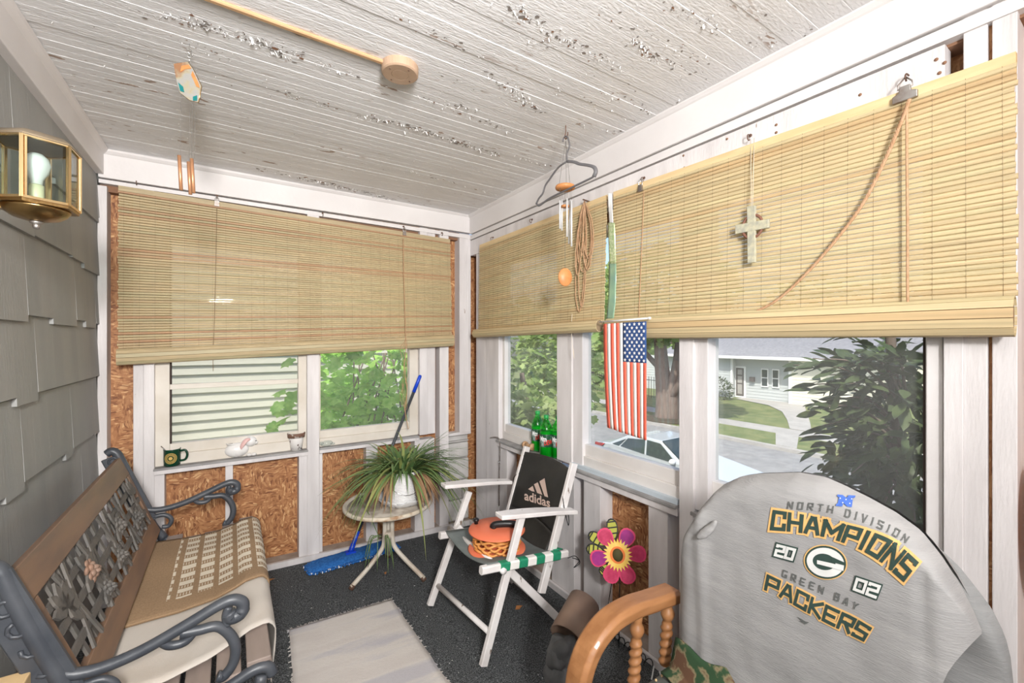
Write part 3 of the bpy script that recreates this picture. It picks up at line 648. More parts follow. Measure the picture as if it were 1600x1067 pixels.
blind('bamboo_blind','short bamboo roll blind between the porch corner and the green foil ribbon',TL,TR,BL,BR,(-1,0,0),44,'bam_r',.062,.055,.012,'bamboo roll blinds')
Xb2 = XR-.030
TL, TR, BL, BR = onX(959,308,Xb2), onX(1588,97,Xb2), onX(955,498,Xb2), onX(1590,462,Xb2)
blind('bamboo_blind','widest pale bamboo roll blind, with the cross hanging in front',TL,TR,BL,BR,(-1,0,0),40,'bam_r',.096,.050,.0,'bamboo roll blinds')

def cup_hook(u, v, ax, label, pulley=False, d=.034, cord=None):
    p = onY(u,v,YB-.012) if ax == 'Y' else onX(u,v,XR-.012)
    n_ = V((0,-1,0)) if ax == 'Y' else V((-1,0,0)); t = thing('screw_hook', label, 'hook', p, 'screw hooks holding the blinds')
    c = [p, p+n_*.016, p+n_*.022+V((0,0,-.006)), p+n_*.020+V((0,0,-.016)), p+n_*.012+V((0,0,-.020)), p+n_*.006+V((0,0,-.014))]
    MB().tube(cr(c,4), .0019, 6).build('hook_wire','rust',t)
    MB().lathe([(.006,-.001),(.006,.0015)],p+n_*.003,10,axis='y' if ax=='Y' else 'x').build('collar','rust',t)
    if pulley:
        q = p+n_*.026+V((0,0,-.014)); sd = V((1,0,0)) if ax=='Y' else V((0,1,0))
        MB().tube([q+V((0,0,.006)), q+sd*.009-V((0,0,.010)), q+sd*.010-V((0,0,.028)), q-sd*.010-V((0,0,.028)), q-sd*.009-V((0,0,.010)), q+V((0,0,.006))],.0013,6).build('loop','steel',t)
        MB().hexa([q-sd*.012-V((0,0,.052))-n_*.004, q+sd*.012-V((0,0,.052))-n_*.004, q+sd*.012-V((0,0,.052))+n_*.006, q-sd*.012-V((0,0,.052))+n_*.006],[q-sd*.009-V((0,0,.022))-n_*.004, q+sd*.009-V((0,0,.022))-n_*.004, q+sd*.009-V((0,0,.022))+n_*.006, q-sd*.009-V((0,0,.022))+n_*.006]).build('pulley_plate','dull_steel',t)
    return p
cup_hook(214,284,'Y','steel hook at the left end of the back wall blind')
cup_hook(339,306,'Y','steel pulley hook over the dark cord of the back wall blind',True)
cup_hook(504,333,'Y','plain hook midway along the back wall blind')
cup_hook(630,354,'Y','pulley hook above the long tan cord of the back wall blind',True)
cup_hook(690,364,'Y','last small hook of the back wall blind, by the porch corner')
cup_hook(771,371,'X','hook at corner end of the short street-side blind')
cup_hook(832,343,'X','hook of short street-side blind left of the hanging wind chime')
cup_hook(1007,278,'X','hook of the widest blind just right of the green ribbon',True)
cup_hook(1173,212,'X','rusty hook holding the string of the cross')
# big clip pulley
p = onX(1420,118,XR-.012); t = thing('clip_pulley','large grey metal clip pulley at the near end of the widest blind','pulley',p)
c = [p,p+V((-.02,0,-.002)),p+V((-.028,0,-.012)),p+V((-.02,0,-.022))]; MB().tube(cr(c,4),.0022,6).build('hook_wire','rust',t)
q = p+V((-.026,0,-.012)); MB().tube([q,q+V((-.004,.014,-.018)),q+V((-.004,.016,-.030)),q+V((-.004,-.016,-.030)),q+V((-.004,-.014,-.018)),q],.002,6).build('loop','dull_steel',t)
MB().poly([q+V((-.004,y_,z)) for y_,z in [(-.011,-.026),(.011,-.026),(.013,-.042),(.026,-.047),(.026,-.066),(-.026,-.066),(-.026,-.047),(-.013,-.042)]],(1,0,0),.010).build('pulley_plate','dull_steel',t,bevel=.002)
# cords
def cord(name, label, pts, r, m='cord', smooth=5, twist=0, cat='cord', group=None):
    t = MB().tube(cr(pts, smooth), r, 6)
    if twist:
        P = cr(pts, smooth*4); n_ = len(P); t = MB()
        for s_ in (0, PI):
            t.tube([P[i]+V((math.cos(i*.9+s_)*twist*.3, math.cos(i*.9+s_)*twist, math.sin(i*.9+s_)*twist*.4)) for i in range(n_)], r, 5)
    return tag(t.build(name, m), label, cat, group)
X1 = XR-.060
cord('slack_pull_cord','slack tan cord sweeping from the clip pulley down across the widest blind',[onX(u,v,X1) for u,v in ((1421,155),(1408,190),(1385,245),(1350,315),(1310,370),(1262,425),(1215,468),(1172,491))],.0034,smooth=8,twist=.0025)
cord('straight_pull_cord','straight cord hanging from the clip pulley down the widest blind',[onX(u,v,X1) for u,v in ((1417,160),(1417,250),(1418,350),(1418,450),(1420,525))],.003)
cord('blind_cord','thin brown cord of the widest blind, right of the green ribbon',[onX(u,v,X1+.02) for u,v in ((1006,300),(1003,380),(1000,450),(998,497))],.0018)
Y1 = YB-.042
cord('blind_cord','thin dark cord down the left third of the back wall blind',[onY(u,v,Y1) for u,v in ((339,325),(337,420),(335,500),(333,548),(333,580))],.0016,'thread')
t = cord('hanging_pull_cord','long tan cord with tangled lower end hanging over the back wall blind',[onY(u,v,Y1-.03) for u,v in ((630,372),(631,430),(633,500),(634,545),(632,575),(636,610),(633,640),(638,670))],.0028,twist=.003)
b = MB()
for k in range(3): b.tube(cr([onY(631+R.uniform(-6,8),v+R.uniform(-4,4),Y1-.034) for v in (530,548,568,590,615,640,625,600)],4),.0014,5)
tag(b.build('tangled_cord_end','cord'),'frayed thin cord loops beside the lower end of the long tan cord','cord')
cord('blind_cord','pale thin cord hanging below the short street-side blind',[onX(u,v,X1) for u,v in ((894,490),(893,510),(894,535),(897,560),(896,545))],.0012,'string')
# rope coil
hp = onX(915,315,XR-.034); t = thing('coiled_rope','tan rope coil looped on a nail between wind chime and green ribbon','rope',hp)
for k,(u1,vb,du_) in enumerate([(905,487,6),(909,480,5),(912,425,9),(915,402,10),(918,422,6),(920,404,7),(903,430,4)]):
    pts = [hp+V((-.01,0,0))]+[onX(u,v,XR-.046-.003*k) for u,v in ((lerp(915,u1,.6)-du_,lerp(315,vb,.35)),(u1-du_,lerp(315,vb,.8)),(u1,vb),(u1+du_,lerp(315,vb,.8)),(lerp(915,u1,.6)+du_,lerp(315,vb,.35)))]+[hp+V((-.01,-.004,0))]
    P = cr(pts,7); MB().tube([p+V((0,math.sin(i*1.7)*.0012,0)) for i,p in enumerate(P)],.0026,6).build('loop','cord',t)
MB().tube([hp+V((.03,0,.004)),hp+V((-.018,0,.008))],.004,6).build('nail','rust',t)
# green ribbon
t = thing('foil_ribbon','green foil ribbon with glittery top hanging between the two street-side blinds','ribbon',onX(955,305,XR-.05))
rb = [(953,302),(954,330),(955,348),(956,375),(957,405),(957,440),(956,470),(953,499)]
def ribb(i0,i1,m,nm,w_=5.4):
    def fn(a,c):
        k = lerp(i0,i1,c); i = min(int(k),len(rb)-2); u = lerp(rb[i][0],rb[i+1][0],k-i); v = lerp(rb[i][1],rb[i+1][1],k-i)
        return onX(u+(a-.5)*2*w_*(1 if i0 else .6),v,XR-.052+.004*math.sin(v*.08+a*2))
    MB().grid(fn,4,18).build(nm,m,t,solid=.0008)
ribb(0,2,'clearplast','tape_strip'); ribb(2,4.2,'glitter','glitter_band'); ribb(4.2,7,'ribbon','ribbon_tail',5.8)

# ================================================================== FLAG
XF = XR-.105
t = thing('flag','striped red and white flag with blue star canton hanging on a white stick','flag',onX(975,500,XF))
MB().tube([onX(937,503,XF),onX(1014,497,XF)],.0035,8).lathe([(.0,-.006),(.006,-.004),(.007,0),(.006,.004),(0,.006)],onX(1015,497,XF),10).build('stick','white',t)
fu0,fv0,fu1,fv1 = 941,506,1010,685
def fpt(a, c):      # a across 0..1, c down 0..1
    u = lerp(fu0,fu1,a)+ (6*c*c*(1-a)) ; vt = lerp(506,502,a); vb = lerp(668,688,a)
    if a < .25: u += 2
    v = lerp(vt,vb,c); return onX(u,v,XF+.004*math.sin(a*9+c*2)*c+ (.012*(max(0,.12-a)/.12)**2))
cols = []
NS = 13
def stripe(i): return i % 2 == 0
for i in range(NS):
    a0,a1 = i/NS,(i+1)/NS
    c0 = .352 if i >= 6 else 0
    MB().grid(lambda a,c: fpt(lerp(a0,a1,a),lerp(c0,1,c)),2,24).build('stripe','flag_red' if i%2==0 else 'flag_white',t,solid=.0006)
MB().grid(lambda a,c: fpt(lerp(6/13,1,a),lerp(0,.352,c)),8,10).build('canton','flag_blue',t,solid=.0006)
sb = MB()
for r in range(11):
    for k in range(5 if r%2 else 4):
        pass
for r in range(9):
    nn = 6 if r%2==0 else 5
nrows = 11
for r in range(nrows):
    nn = 5 if r%2==0 else 4
    for k in range(nn):
        a = 6/13+(7/13)*((k+.5)/5 if nn==5 else (k+1)/5); c = .352*(r+.6)/(nrows+.2); p = fpt(a,c)+V((-.0012,0,0))
        pts = []
        for j in range(10):
            rr = .0085 if j%2==0 else .0038; an = PI/2+j*PI/5; pts.append(p+V((0,rr*math.cos(an),rr*math.sin(an))))
        o = len(sb.v); sb.add(pts+[p],[[j,(j+1)%10,10] for j in range(10)])
sb.build('stars','flag_white',t)

# ================================================================== CROSS
XC = XR-.065
p0 = onX(1175,366,XC); t = thing('cross','small mosaic cross with brown ring hanging by a string before the widest blind','cross',p0)
def PX(pts,X): return [onX(u,v,X) for u,v in pts]
MB().poly(PX([(1168,323),(1181,321),(1181,410),(1169,411)],XC),(1,0,0),.010).build('upright','mosaic',t,bevel=.0015)
MB().poly(PX([(1150,352),(1202,342),(1202,356),(1150,366)],XC),(1,0,0),.012).build('crossbar','mosaic',t,bevel=.0015)
rc = onX(1175.5,354,XC+.002); MB().tube([rc+V((0,.034*math.cos(a*PI/18),.039*math.sin(a*PI/18))) for a in range(36)],.005,6,closed=True).build('ring','brownring',t)
hk = onX(1173,218,XR-.03)
MB().tube([onX(1174,323,XC),hk],.0011,4).tube([onX(1176,323,XC),hk+V((0,-.012,0))],.0011,4).build('string','string',t)

# ================================================================== HANGER + WIND CHIME
hx = 1.258; hkp = V((hx,1.493,cz(hx)))
t = thing('ceiling_hook','rusty screw hook in ceiling carrying the hanger and wind chime','hook',hkp)
MB().tube(cr([hkp+V((0,0,.01)),hkp-V((0,0,.03)),hkp+V((0,.006,-.045)),hkp+V((0,0,-.062)),hkp+V((0,-.012,-.05)),hkp+V((0,-.014,-.035))],5),.0024,6).build('hook_wire','rust',t)
t = thing('clothes_hanger','dark grey plastic clothes hanger hooked under the ceiling','hanger',(hx,1.5,2.2))
g0 = V((hx,1.493,cz(hx)-.058)); E = lambda u,v: onX(u,v,hx)
neck = E(886,252)
MB().tube(cr([g0+V((0,.02,-.008)),g0+V((0,.016,.006)),g0+V((0,0,.009)),g0+V((0,-.014,-.002)),E(890,228),E(886,240),neck],6),.0036,8).build('hook','grey_plastic',t)
L_ = [neck,E(872,262),E(858,281),E(852,290),E(848,302),E(842,310),E(838,318)]; R_ = [neck,E(897,253),E(905,256),E(918,258),E(928,261),E(931,268),E(928,276)]
MB().tube(cr(L_,4),.0085,8,flat=.5).tube(cr(R_,4),.0085,8,flat=.5).build('shoulders','grey_plastic',t)
MB().tube(cr([E(838,318),E(843,321),E(860,309),E(895,292),E(922,279),E(928,275)],5),.0045,8).build('bar','grey_plastic',t)
t = thing('wind_chime','wind chime of five silver tubes under an orange wood disc','wind chime',(hx,1.493,2.1))
cx,cy = hx,1.493+.02
top = onT(883,293,V((hx*S+cy*C)).x if False else hx*S+cy*C); cx,cy = top.x,top.y; tz = top.z
MB().lathe([(0,.012),(.03,.012),(.043,.007),(.045,0),(.043,-.006),(.03,-.012),(0,-.012)],(cx,cy,tz),28).build('top_disc','orangewood',t)
b = MB()
for k in range(3):
    a = k*2.1; b.tube([V((cx+.03*math.cos(a),cy+.03*math.sin(a),tz+.01)),g0-V((0,0,.01))],.0008,4)
b.build('hanging_strings','dkstring',t)
for k,(du_,v0_,v1_) in enumerate([(-8,313,357),(-5,312,360),(3,310,370),(8,312,381),(10,313,385)]):
    q0 = onT(883+du_,v0_,hx*S+cy*C+(.02 if k%2 else -.02)); q1 = onT(883+du_*1.0+(-2 if k>=3 else 0)*(1 if k==3 else 0),v1_,hx*S+cy*C+(.02 if k%2 else -.02))
    MB().tube([q0,q1],.0042,10).build('chime_tube','tube',t); MB().tube([q0,V((q0.x,q0.y,tz-.01))],.0006,4).build('tube_string','dkstring',t)
sc_ = onT(883,433,hx*S+cy*C); MB().tube([V((cx,cy,tz-.01)),sc_+V((0,0,.03))],.0008,4).build('striker_string','dkstring',t)
dd = V((-sc_.x,-sc_.y,0)).normalized()
o = MB().lathe([(0,.004),(.034,.004),(.036,0),(.034,-.004),(0,-.004)],(0,0,0),28,axis='y').build('sail_disc','orangewood',t); o.location = sc_-t.location; o.rotation_euler = (0,0,math.atan2(dd.y,dd.x)+PI/2+.35)
for v_ in o.data.vertices: v_.co += V(t.location)
o.scale = (.92,1,1.15)
MB().lathe([(0,.004),(.018,.004),(.018,-.004),(0,-.004)],V((cx,cy,tz-.085)),16).build('striker','orangewood',t)

# left wind chime
cp = onT(296,100,1.414); hk = V((cp.x,cp.y,cz(cp.x)))
t = thing('ceiling_hook','bright steel swivel hook in ceiling holding the painted wind chime','hook',hk)
MB().tube(cr([hk+V((0,0,.01)),hk-V((0,0,.012)),hk+V((.006,0,-.024)),hk+V((0,0,-.034)),hk+V((-.008,0,-.024))],5),.0014,6).tube([hk+V((.008*math.cos(a),0,-.038+.008*math.sin(a))) for a in [i*.5 for i in range(13)]],.0011,6).build('hook_wire','steel',t)
t = thing('wind_chime','wind chime with painted angular shell plate above copper tubes','wind chime',hk)
rgt = V((C,-S,0)); T_ = lambda u,v,e=0: onT(u,v,1.414)+V((S,C,0))*e
MB().poly([T_(*q) for q in ((272,100),(294,97),(302,108),(315,135),(310,160),(297,157),(282,145),(277,130))],(S,C,0),.004).build('painted_plate','agate',t)
rim_ = [T_(*q) for q in ((272,100),(294,97),(302,108),(315,135),(310,160),(297,157),(282,145),(277,130))]
MB().tube(rim_,.0016,6,closed=True).build('metal_rim','brass',t)
MB().poly([T_(u,v,-.0035) for u,v in ((280,130),(287,136),(289,145),(283,143))],(S,C,0),.002).poly([T_(u,v,-.0035) for u,v in ((303,152),(309,150),(309,158),(303,158))],(S,C,0),.002).build('teal_patch','teal',t)
MB().poly([T_(u,v,-.003) for u,v in ((285,104),(296,102),(300,108),(290,109),(283,113))],(S,C,0),.002).poly([T_(u,v,-.003) for u,v in ((302,112),(310,128),(313,138),(308,136),(300,118))],(S,C,0),.002).build('orange_band','orangewood',t)
MB().tube([T_(295,84),T_(296,98)],.0011,5).build('link','steel',t)
for k,(us,ue,v0_,v1_,e) in enumerate([(283,280,243,297,0),(293,291,251,302,.01),(304,303,250,303,-.01),(298,286,244,270,.02)]):
    if k<3:
        MB().tube([T_(ue,v0_,e),T_(ue+3,v1_,e)],.0052,10).build('chime_tube','copper',t)
    MB().tube([T_(us,148 if k==0 else 160,e),T_(us-1,v0_,e)],.0005,4).build('tube_string','dkstring',t)
# ================================================================== TAN BOX AND RACEWAY
pj = onZ(625,104,cz(.5)-.0)
t = thing('ceiling_junction_box','round tan painted junction box on the ceiling with raceway','junction box',pj)
MB().lathe([(0,-.030),(.028,-.030),(.0285,-.028),(.0295,-.028),(.030,-.030),(.058,-.030),(.063,-.026),(.064,0)],pj,36,smooth=False).build('box_cover','disc',t)
b = MB()
for a in (.4,1.97,3.54,5.1): b.lathe([(0,-.0012),(.003,-.001),(.003,0)],pj+V((.045*math.cos(a),.045*math.sin(a),-.030)),8)
b.build('screws','rust',t)
b = MB(); xe = XL+.03
yr0 = onZ(340,2,cz(0)-.008).y
b.beam(V((pj.x-.055,pj.y,cz(.4)-.006)),V((xe,yr0,cz(xe)-.006)),.017,.012,(0,0,1),0,.003); b.build('raceway','tanpaint',t)

# ================================================================== WALL LANTERN
M['tanarch'] = mat('tan_stained_cap', (.16,.125,.085), .6)
LC = onT(57,250,1.08); LC.z = 0
t = thing('wall_lantern','six-sided brass and glass porch lantern on grey shingle wall','lamp',(LC.x,LC.y,1.76))
toCam = math.atan2(-LC.y,-LC.x); rr = .079
hexp = [V((LC.x+rr*math.cos(toCam+math.radians(a_)),LC.y+rr*math.sin(toCam+math.radians(a_)),0)) for a_ in (-17,43,103,163,223,283)]
zt_,zb_ = 1.905,1.757
MB().poly([p+V((0,0,zb_-.004)) for p in hexp],(0,0,1),.008).build('base_plate','brass',t)
for i in range(6):
    a,c = hexp[i],hexp[(i+1)%6]; n_ = (a+c)/2-V((LC.x,LC.y,0)); n_.normalize(); n2 = (a-V((LC.x,LC.y,0))).normalized(); sd = (c-a).normalized()
    MB().beam(a+V((0,0,zb_)),a+V((0,0,zt_)),.006,.006,n_,0,.001).beam(a+sd*.006+V((0,0,zb_)),a+sd*.006+V((0,0,zt_)),.004,.004,n_).beam(a-sd*.0+V((0,0,zb_)),a+V((0,0,zt_)),.007,.007,n2).build('corner_bar','brass_lt',t)
    MB().beam(a+V((0,0,zt_)),c+V((0,0,zt_)),.007,.007).build('rim_bar','brass_lt',t); MB().beam(a+V((0,0,zb_+.002)),c+V((0,0,zb_+.002)),.006,.006).build('rim_bar','brass_lt',t)
    g = MB().hexa([a+sd*.01+V((0,0,zb_+.006)),c-sd*.01+V((0,0,zb_+.006)),c-sd*.01-n_*.003+V((0,0,zb_+.006)),a+sd*.01-n_*.003+V((0,0,zb_+.006))],[a+sd*.01+V((0,0,zt_-.006)),c-sd*.01+V((0,0,zt_-.006)),c-sd*.01-n_*.003+V((0,0,zt_-.006)),a+sd*.01-n_*.003+V((0,0,zt_-.006))])
    g.build('glass_pane','lamp_glass',t)
MB().lathe([(.084,0),(.082,.006),(.066,.018),(.04,.026),(0,.030)],(LC.x,LC.y,zt_),6).build('roof_cap','tanarch',t).data.transform(Matrix.Translation(V((LC.x,LC.y,0))-V(t.location))@Matrix.Rotation(toCam+math.radians(-17),4,'Z')@Matrix.Translation(-(V((LC.x,LC.y,0))-V(t.location))))
MB().lathe([(.062,0),(.061,-.004),(.055,-.014),(.042,-.024),(.022,-.030),(.010,-.032),(0,-.032)],(LC.x,LC.y,zb_-.008),30).build('bottom_dish','brass',t)
b = MB().lathe([(.012,0),(.013,-.004),(.007,-.007),(.008,-.012),(.006,-.018),(0,-.020)],(LC.x,LC.y,zb_-.040),14); b.build('finial','dull_steel',t)
MB().lathe([(.0,.078),(.012,.076),(.022,.066),(.026,.05),(.022,.03),(.012,.012),(.011,0)],(LC.x,LC.y,zb_+.052),20).build('bulb','bulb',t)
MB().lathe([(.014,0),(.014,.05),(0,.05)],(LC.x,LC.y,zb_),16).build('candle_sleeve','candle',t)
MB().lathe([(.05,0),(.05,.006),(.03,.014),(.0,.014)],(LC.x,LC.y,zb_),20).build('socket_dish','brass',t)
MB().poly([V((XL+.008,LC.y+y_,z)) for y_,z in ((-.06,1.70),(.06,1.70),(.075,1.83),(.06,1.98),(0,2.02),(-.06,1.98),(-.075,1.83))],(1,0,0),.016).build('back_plate','brass',t,bevel=.003)
MB().beam((XL+.01,LC.y,zt_+.012),(LC.x,LC.y,zt_+.012),.05,.014).beam((XL+.01,LC.y,zb_-.012),(LC.x-.04,LC.y,zb_-.012),.03,.012).build('arm','brass',t)
M['tanarch'] = mat('tan_stained_arch', (.42,.32,.20), .6)
b = MB(); n_=14
pts = [V((LC.x,LC.y,0))+V((rr*1.02*math.cos(toCam+math.radians(a_)),rr*1.02*math.sin(toCam+math.radians(a_)),zt_+.004+.020*math.sin(math.radians((a_+40)/110*180)))) for a_ in [lerp(-40,70,i/n_) for i in range(n_+1)]]

# ================================================================== BENCH
by0, by1 = 1.42, 2.60       # near and far end frames
t = thing('park_bench','grey cast iron and brown wood bench along the shingled wall','bench',(-.15,2.0,fz(-.15)))
bench = t
def end_frame(y, far):
    X = lambda x,z: V((x,y,z))
    o = []
    post = cr([X(-.462,.915),X(-.445,.925),X(-.425,.905),X(-.405,.84),X(-.372,.74),X(-.335,.64),X(-.300,.55),X(-.262,.49)],6)
    n_ = len(post)
    MB().tube(post,[lerp(.017,.020,i/n_) for i in range(n_)],8,flat=1.0).build('back_post','iron',t)
    MB().beam(X(-.445,.90),X(-.32,.58),.075,.018,(0,1,0),0,.004).build('post_web','iron',t)
    b = MB()
    for k in range(6):
        p = X(lerp(-.437,-.337,k/5),lerp(.88,.62,k/5)); b.tube([p+V((.017*math.cos(a),-.011,.017*math.sin(a))) for a in [k+i*.7 for i in range(7)]],.005,5)
    b.build('scroll_relief','iron',t)
    seat = cr([X(-.262,.49),X(-.20,.452),X(-.10,.448),X(-.01,.47),X(.055,.492),X(.090,.486),X(.102,.462)],6)
    MB().tube(seat,.0155,8).build('seat_rail','iron',t)
    arm = cr([X(-.352,.675),X(-.325,.640),X(-.27,.628),X(-.19,.640),X(-.10,.672),X(-.03,.700),X(.006,.706),X(.028,.690),X(.025,.664),X(.004,.658),X(-.004,.674)],6)
    k = len(arm); MB().tube(arm,[lerp(.013,.017,i/k) if i<k*.75 else .018 for i in range(k)],8).build('arm_rest','iron',t)
    sup = cr([X(-.11,.655),X(-.07,.650),X(-.03,.645),X(.000,.61),X(.012,.57),X(.006,.53),X(-.015,.505),X(-.03,.51)],6)
    MB().tube(sup,.0135,8).tube(cr([X(-.004,.69),X(-.01,.665),X(-.005,.640)],5),.011,7).tube(cr([X(-.15,.650),X(-.13,.632),X(-.10,.630),X(-.08,.648)],5),.011,7).build('arm_support','iron',t)
    MB().tube(cr([X(-.30,.60),X(-.26,.60),X(-.235,.575),X(-.245,.545),X(-.27,.545)],5),.010,7).build('arm_scroll','iron',t)
    MB().tube(cr([X(.075,.47),X(.06,.38),X(.08,.25),X(.11,.13),X(.125,fz(.125)+.012),X(.14,fz(.14)+.014)],6),.016,8).build('leg','iron',t)
    MB().tube(cr([X(-.27,.48),X(-.30,.36),X(-.34,.22),X(-.40,fz(-.4)+.014),X(-.43,fz(-.43)+.014)],6),.016,8).build('leg','iron',t)
    MB().tube(cr([X(-.30,.36),X(-.22,.30),X(-.10,.28),X(.02,.30),X(.09,.34)],6),.012,7).build('leg_brace','iron',t)
end_frame(by0,False); end_frame(by1,True)
# back frame
def bx_(x,z): return x,z
def bplank(x0,z0,x1,z1,y0,y1,th,name,m):
    d = V((x1-x0,0,z1-z0)).normalized(); n_ = V((d.z,0,-d.x))*th/2
    a,c = V((x0,0,z0)),V((x1,0,z1)); Y0,Y1 = V((0,y0,0)),V((0,y1,0))
    return MB().hexa([a-n_+Y0,a-n_+Y1,a+n_+Y1,a+n_+Y0],[c-n_+Y0,c-n_+Y1,c+n_+Y1,c+n_+Y0]).build(name,m,t,bevel=.003)
yA,yB_ = by0+.02,by1-.02
bplank(-.392,.815,-.424,.893,yA,yB_,.022,'top_rail','bench_wood')
bplank(-.282,.535,-.312,.600,yA,yB_,.022,'bottom_rail','bench_wood')
bplank(-.312,.600,-.392,.815,yA,yA+.035,.020,'side_stile','bench_wood'); bplank(-.312,.600,-.392,.815,yB_-.035,yB_,.020,'side_stile','bench_wood')
ly0,ly1 = yA+.035,yB_-.035
def LP(a,c,off=0):  # lattice plane: a along, c up
    p = V((lerp(-.312,-.392,c),lerp(ly0,ly1,a),lerp(.600,.815,c))); return p+V((.94,0,.35))*off
for i in range(1,13):
    a = i/13; MB().beam(LP(a,0),LP(a+R.uniform(-.006,.006),1),.020,.007,(1,0,.3)).build('lattice_bar','lattice',t)
for c in (.22,.5,.78): MB().beam(LP(0,c,.006),LP(1,c,.006),.020,.007,(1,0,.3)).build('lattice_bar','lattice',t)
for i in range(5):
    a = .09+i*.2
    MB().beam(LP(a,0,.010),LP(a+.07,1,.010),.014,.006,(1,0,.3)).build('lattice_bar','lattice',t); MB().beam(LP(a+.07,0,.012),LP(a,1,.012),.014,.006,(1,0,.3)).build('lattice_bar','lattice',t)
def rose(a,c,s_,m):
    p = LP(a,c,.016); n_ = V((.94,0,.35)); u_ = V((0,1,0)); w_ = V((-.35,0,.94)); b = MB()
    for ring,(nn,rr_) in enumerate(((7,1.0),(5,.6),(3,.28))):
        for j in range(nn):
            an = 2*PI*j/nn+ring; q = p+(u_*math.cos(an)+w_*math.sin(an))*s_*rr_*.62+n_*ring*.006
            b.ball(q,(.006+.003*ring,s_*.34*(1-.2*ring),s_*.34*(1-.2*ring)),8)
    b.build('rose_ornament',m,t)
def cleaf(a,c,an,s_):
    p = LP(a,c,.014); u_ = V((0,1,0)); w_ = V((-.35,0,.94)); d = u_*math.cos(an)+w_*math.sin(an); e = u_*-math.sin(an)+w_*math.cos(an)
    pts = [p,p+d*s_*.3+e*s_*.22,p+d*s_*.7+e*s_*.18,p+d*s_,p+d*s_*.7-e*s_*.18,p+d*s_*.3-e*s_*.22]
    MB().poly(pts,(.94,0,.35),.006).build('leaf_ornament','lattice',t)
for a,c,s_,m in ((.26,.62,.040,'rose'),(.30,.25,.030,'lattice'),(.62,.6,.040,'lattice'),(.84,.35,.036,'lattice'),(.5,.3,.03,'lattice')):
    rose(a,c,s_,m)
    for k in range(4): cleaf(a,c,k*1.57+.5,s_*1.9)
for an in (-.9,-.3,.3,.9,1.5,2.2,2.9): cleaf(.06,.62,an,.075)
for an in (.2,1.0,1.8,2.6,3.6): cleaf(.93,.7,an,.06)
# seat slats
sx = [-.250,-.178,-.106,-.034,.038]
sz = [.482,.462,.466,.484,.503]
for x,z in zip(sx,sz): MB().box((x,by0+.0,z),(x+.060,by1-.0,z+.014)).build('seat_slat','bench_slat',t,bevel=.003)
MB().box((.090,by0+.01,.440),(.102,by1-.01,.492)).build('seat_slat','bench_slat',t,bevel=.003)
# canvas and mat draped over seat
def seatz(x): return interp([(-.30,.510),(-.245,.502),(-.15,.490),(-.05,.494),(.02,.512),(.045,.523),(.087,.524)],x)
def drape(L_, off):     # L_ metres from the back edge of the seat towards the front -> x,z
    if L_ < .372: x = -.285+L_; return V((x,0,seatz(x)+off))
    k = L_-.372
    if k < .045: a = k/.045*PI/2; return V((.087+.030*math.sin(a),0,seatz(.087)+off-.030*(1-math.cos(a))))
    return V((.117+.006*math.sin(k*20),0,seatz(.087)+off-.030-(k-.045)))
def canvas(a,c):
    y = lerp(1.535,2.05,a); y0 = 1.535+.10*max(0,c*.62)
    y = lerp(lerp(1.455,1.60,min(1,c*1.3)),2.05,a); p = drape(c*.60,.004+.003*math.sin(a*17+c*5)*.5); return V((p.x,y,p.z))
o = MB().grid(canvas,14,34).build('canvas_cover','canvas',solid=.003); tag(o,'stained white canvas cover lying on the bench under the tan mat','cloth')
def matm():
    m = bpy.data.materials.new('woven_brown_mat'); m.use_nodes = True; n = m.node_tree.nodes; L = m.node_tree.links; b = n['Principled BSDF']; b.inputs['Roughness'].default_value = .95
    uv = n.new('ShaderNodeUVMap'); sp = n.new('ShaderNodeSeparateXYZ'); L.new(uv.outputs[0], sp.inputs[0])
    def mth(op, a, b_=None, c_=None):
        k = n.new('ShaderNodeMath'); k.operation = op
        for i,x in enumerate((a,b_,c_)):
            if x is None: continue
            if hasattr(x,'is_linked'): L.new(x,k.inputs[i])
            else: k.inputs[i].default_value = x
        return k.outputs[0]
    u, v = sp.outputs[0], sp.outputs[1]      # u along bench, v front-back (0..1)
    fu = mth('MULTIPLY', u, 10.5); fv = mth('MULTIPLY', v, 10.4)
    off = mth('MULTIPLY', mth('FLOOR', fv), 0.47)
    pu = mth('FRACT', mth('ADD', fu, off)); pv = mth('FRACT', fv)
    inu = mth('LESS_THAN', pu, .50); inv = mth('LESS_THAN', mth('ABSOLUTE', mth('SUBTRACT', pv, .5)), .36)
    blk = mth('MULTIPLY', inu, inv)
    tick = mth('MULTIPLY', mth('MULTIPLY', mth('GREATER_THAN', pu, .58), mth('LESS_THAN', pu, .92)), mth('LESS_THAN', mth('FRACT', mth('MULTIPLY', pv, 7)), .38))
    tick = mth('MULTIPLY', tick, inv)
    bord = mth('MULTIPLY', mth('MULTIPLY', mth('GREATER_THAN', v, .165), mth('GREATER_THAN', u, .13)), mth('LESS_THAN', u, .985))
    allm = mth('MULTIPLY', mth('MAXIMUM', blk, mth('MULTIPLY', tick, .75)), bord)
    mx = n.new('ShaderNodeMix'); mx.data_type = 'RGBA'; L.new(allm, mx.inputs['Factor'])
    no = n.new('ShaderNodeTexNoise'); no.inputs['Scale'].default_value = 90
    r = n.new('ShaderNodeValToRGB'); r.color_ramp.elements[0].color = (.20,.125,.065,1); r.color_ramp.elements[1].color = (.34,.225,.13,1); L.new(no.outputs[0], r.inputs[0])
    L.new(r.outputs[0], mx.inputs['A']); mx.inputs['B'].default_value = (.62,.55,.44,1); L.new(mx.outputs['Result'], b.inputs['Base Color'])
    bp = n.new('ShaderNodeBump'); bp.inputs['Strength'].default_value = .6; bp.inputs['Distance'].default_value = .002; L.new(no.outputs[0], bp.inputs['Height']); L.new(bp.outputs[0], b.inputs['Normal'])
    return m
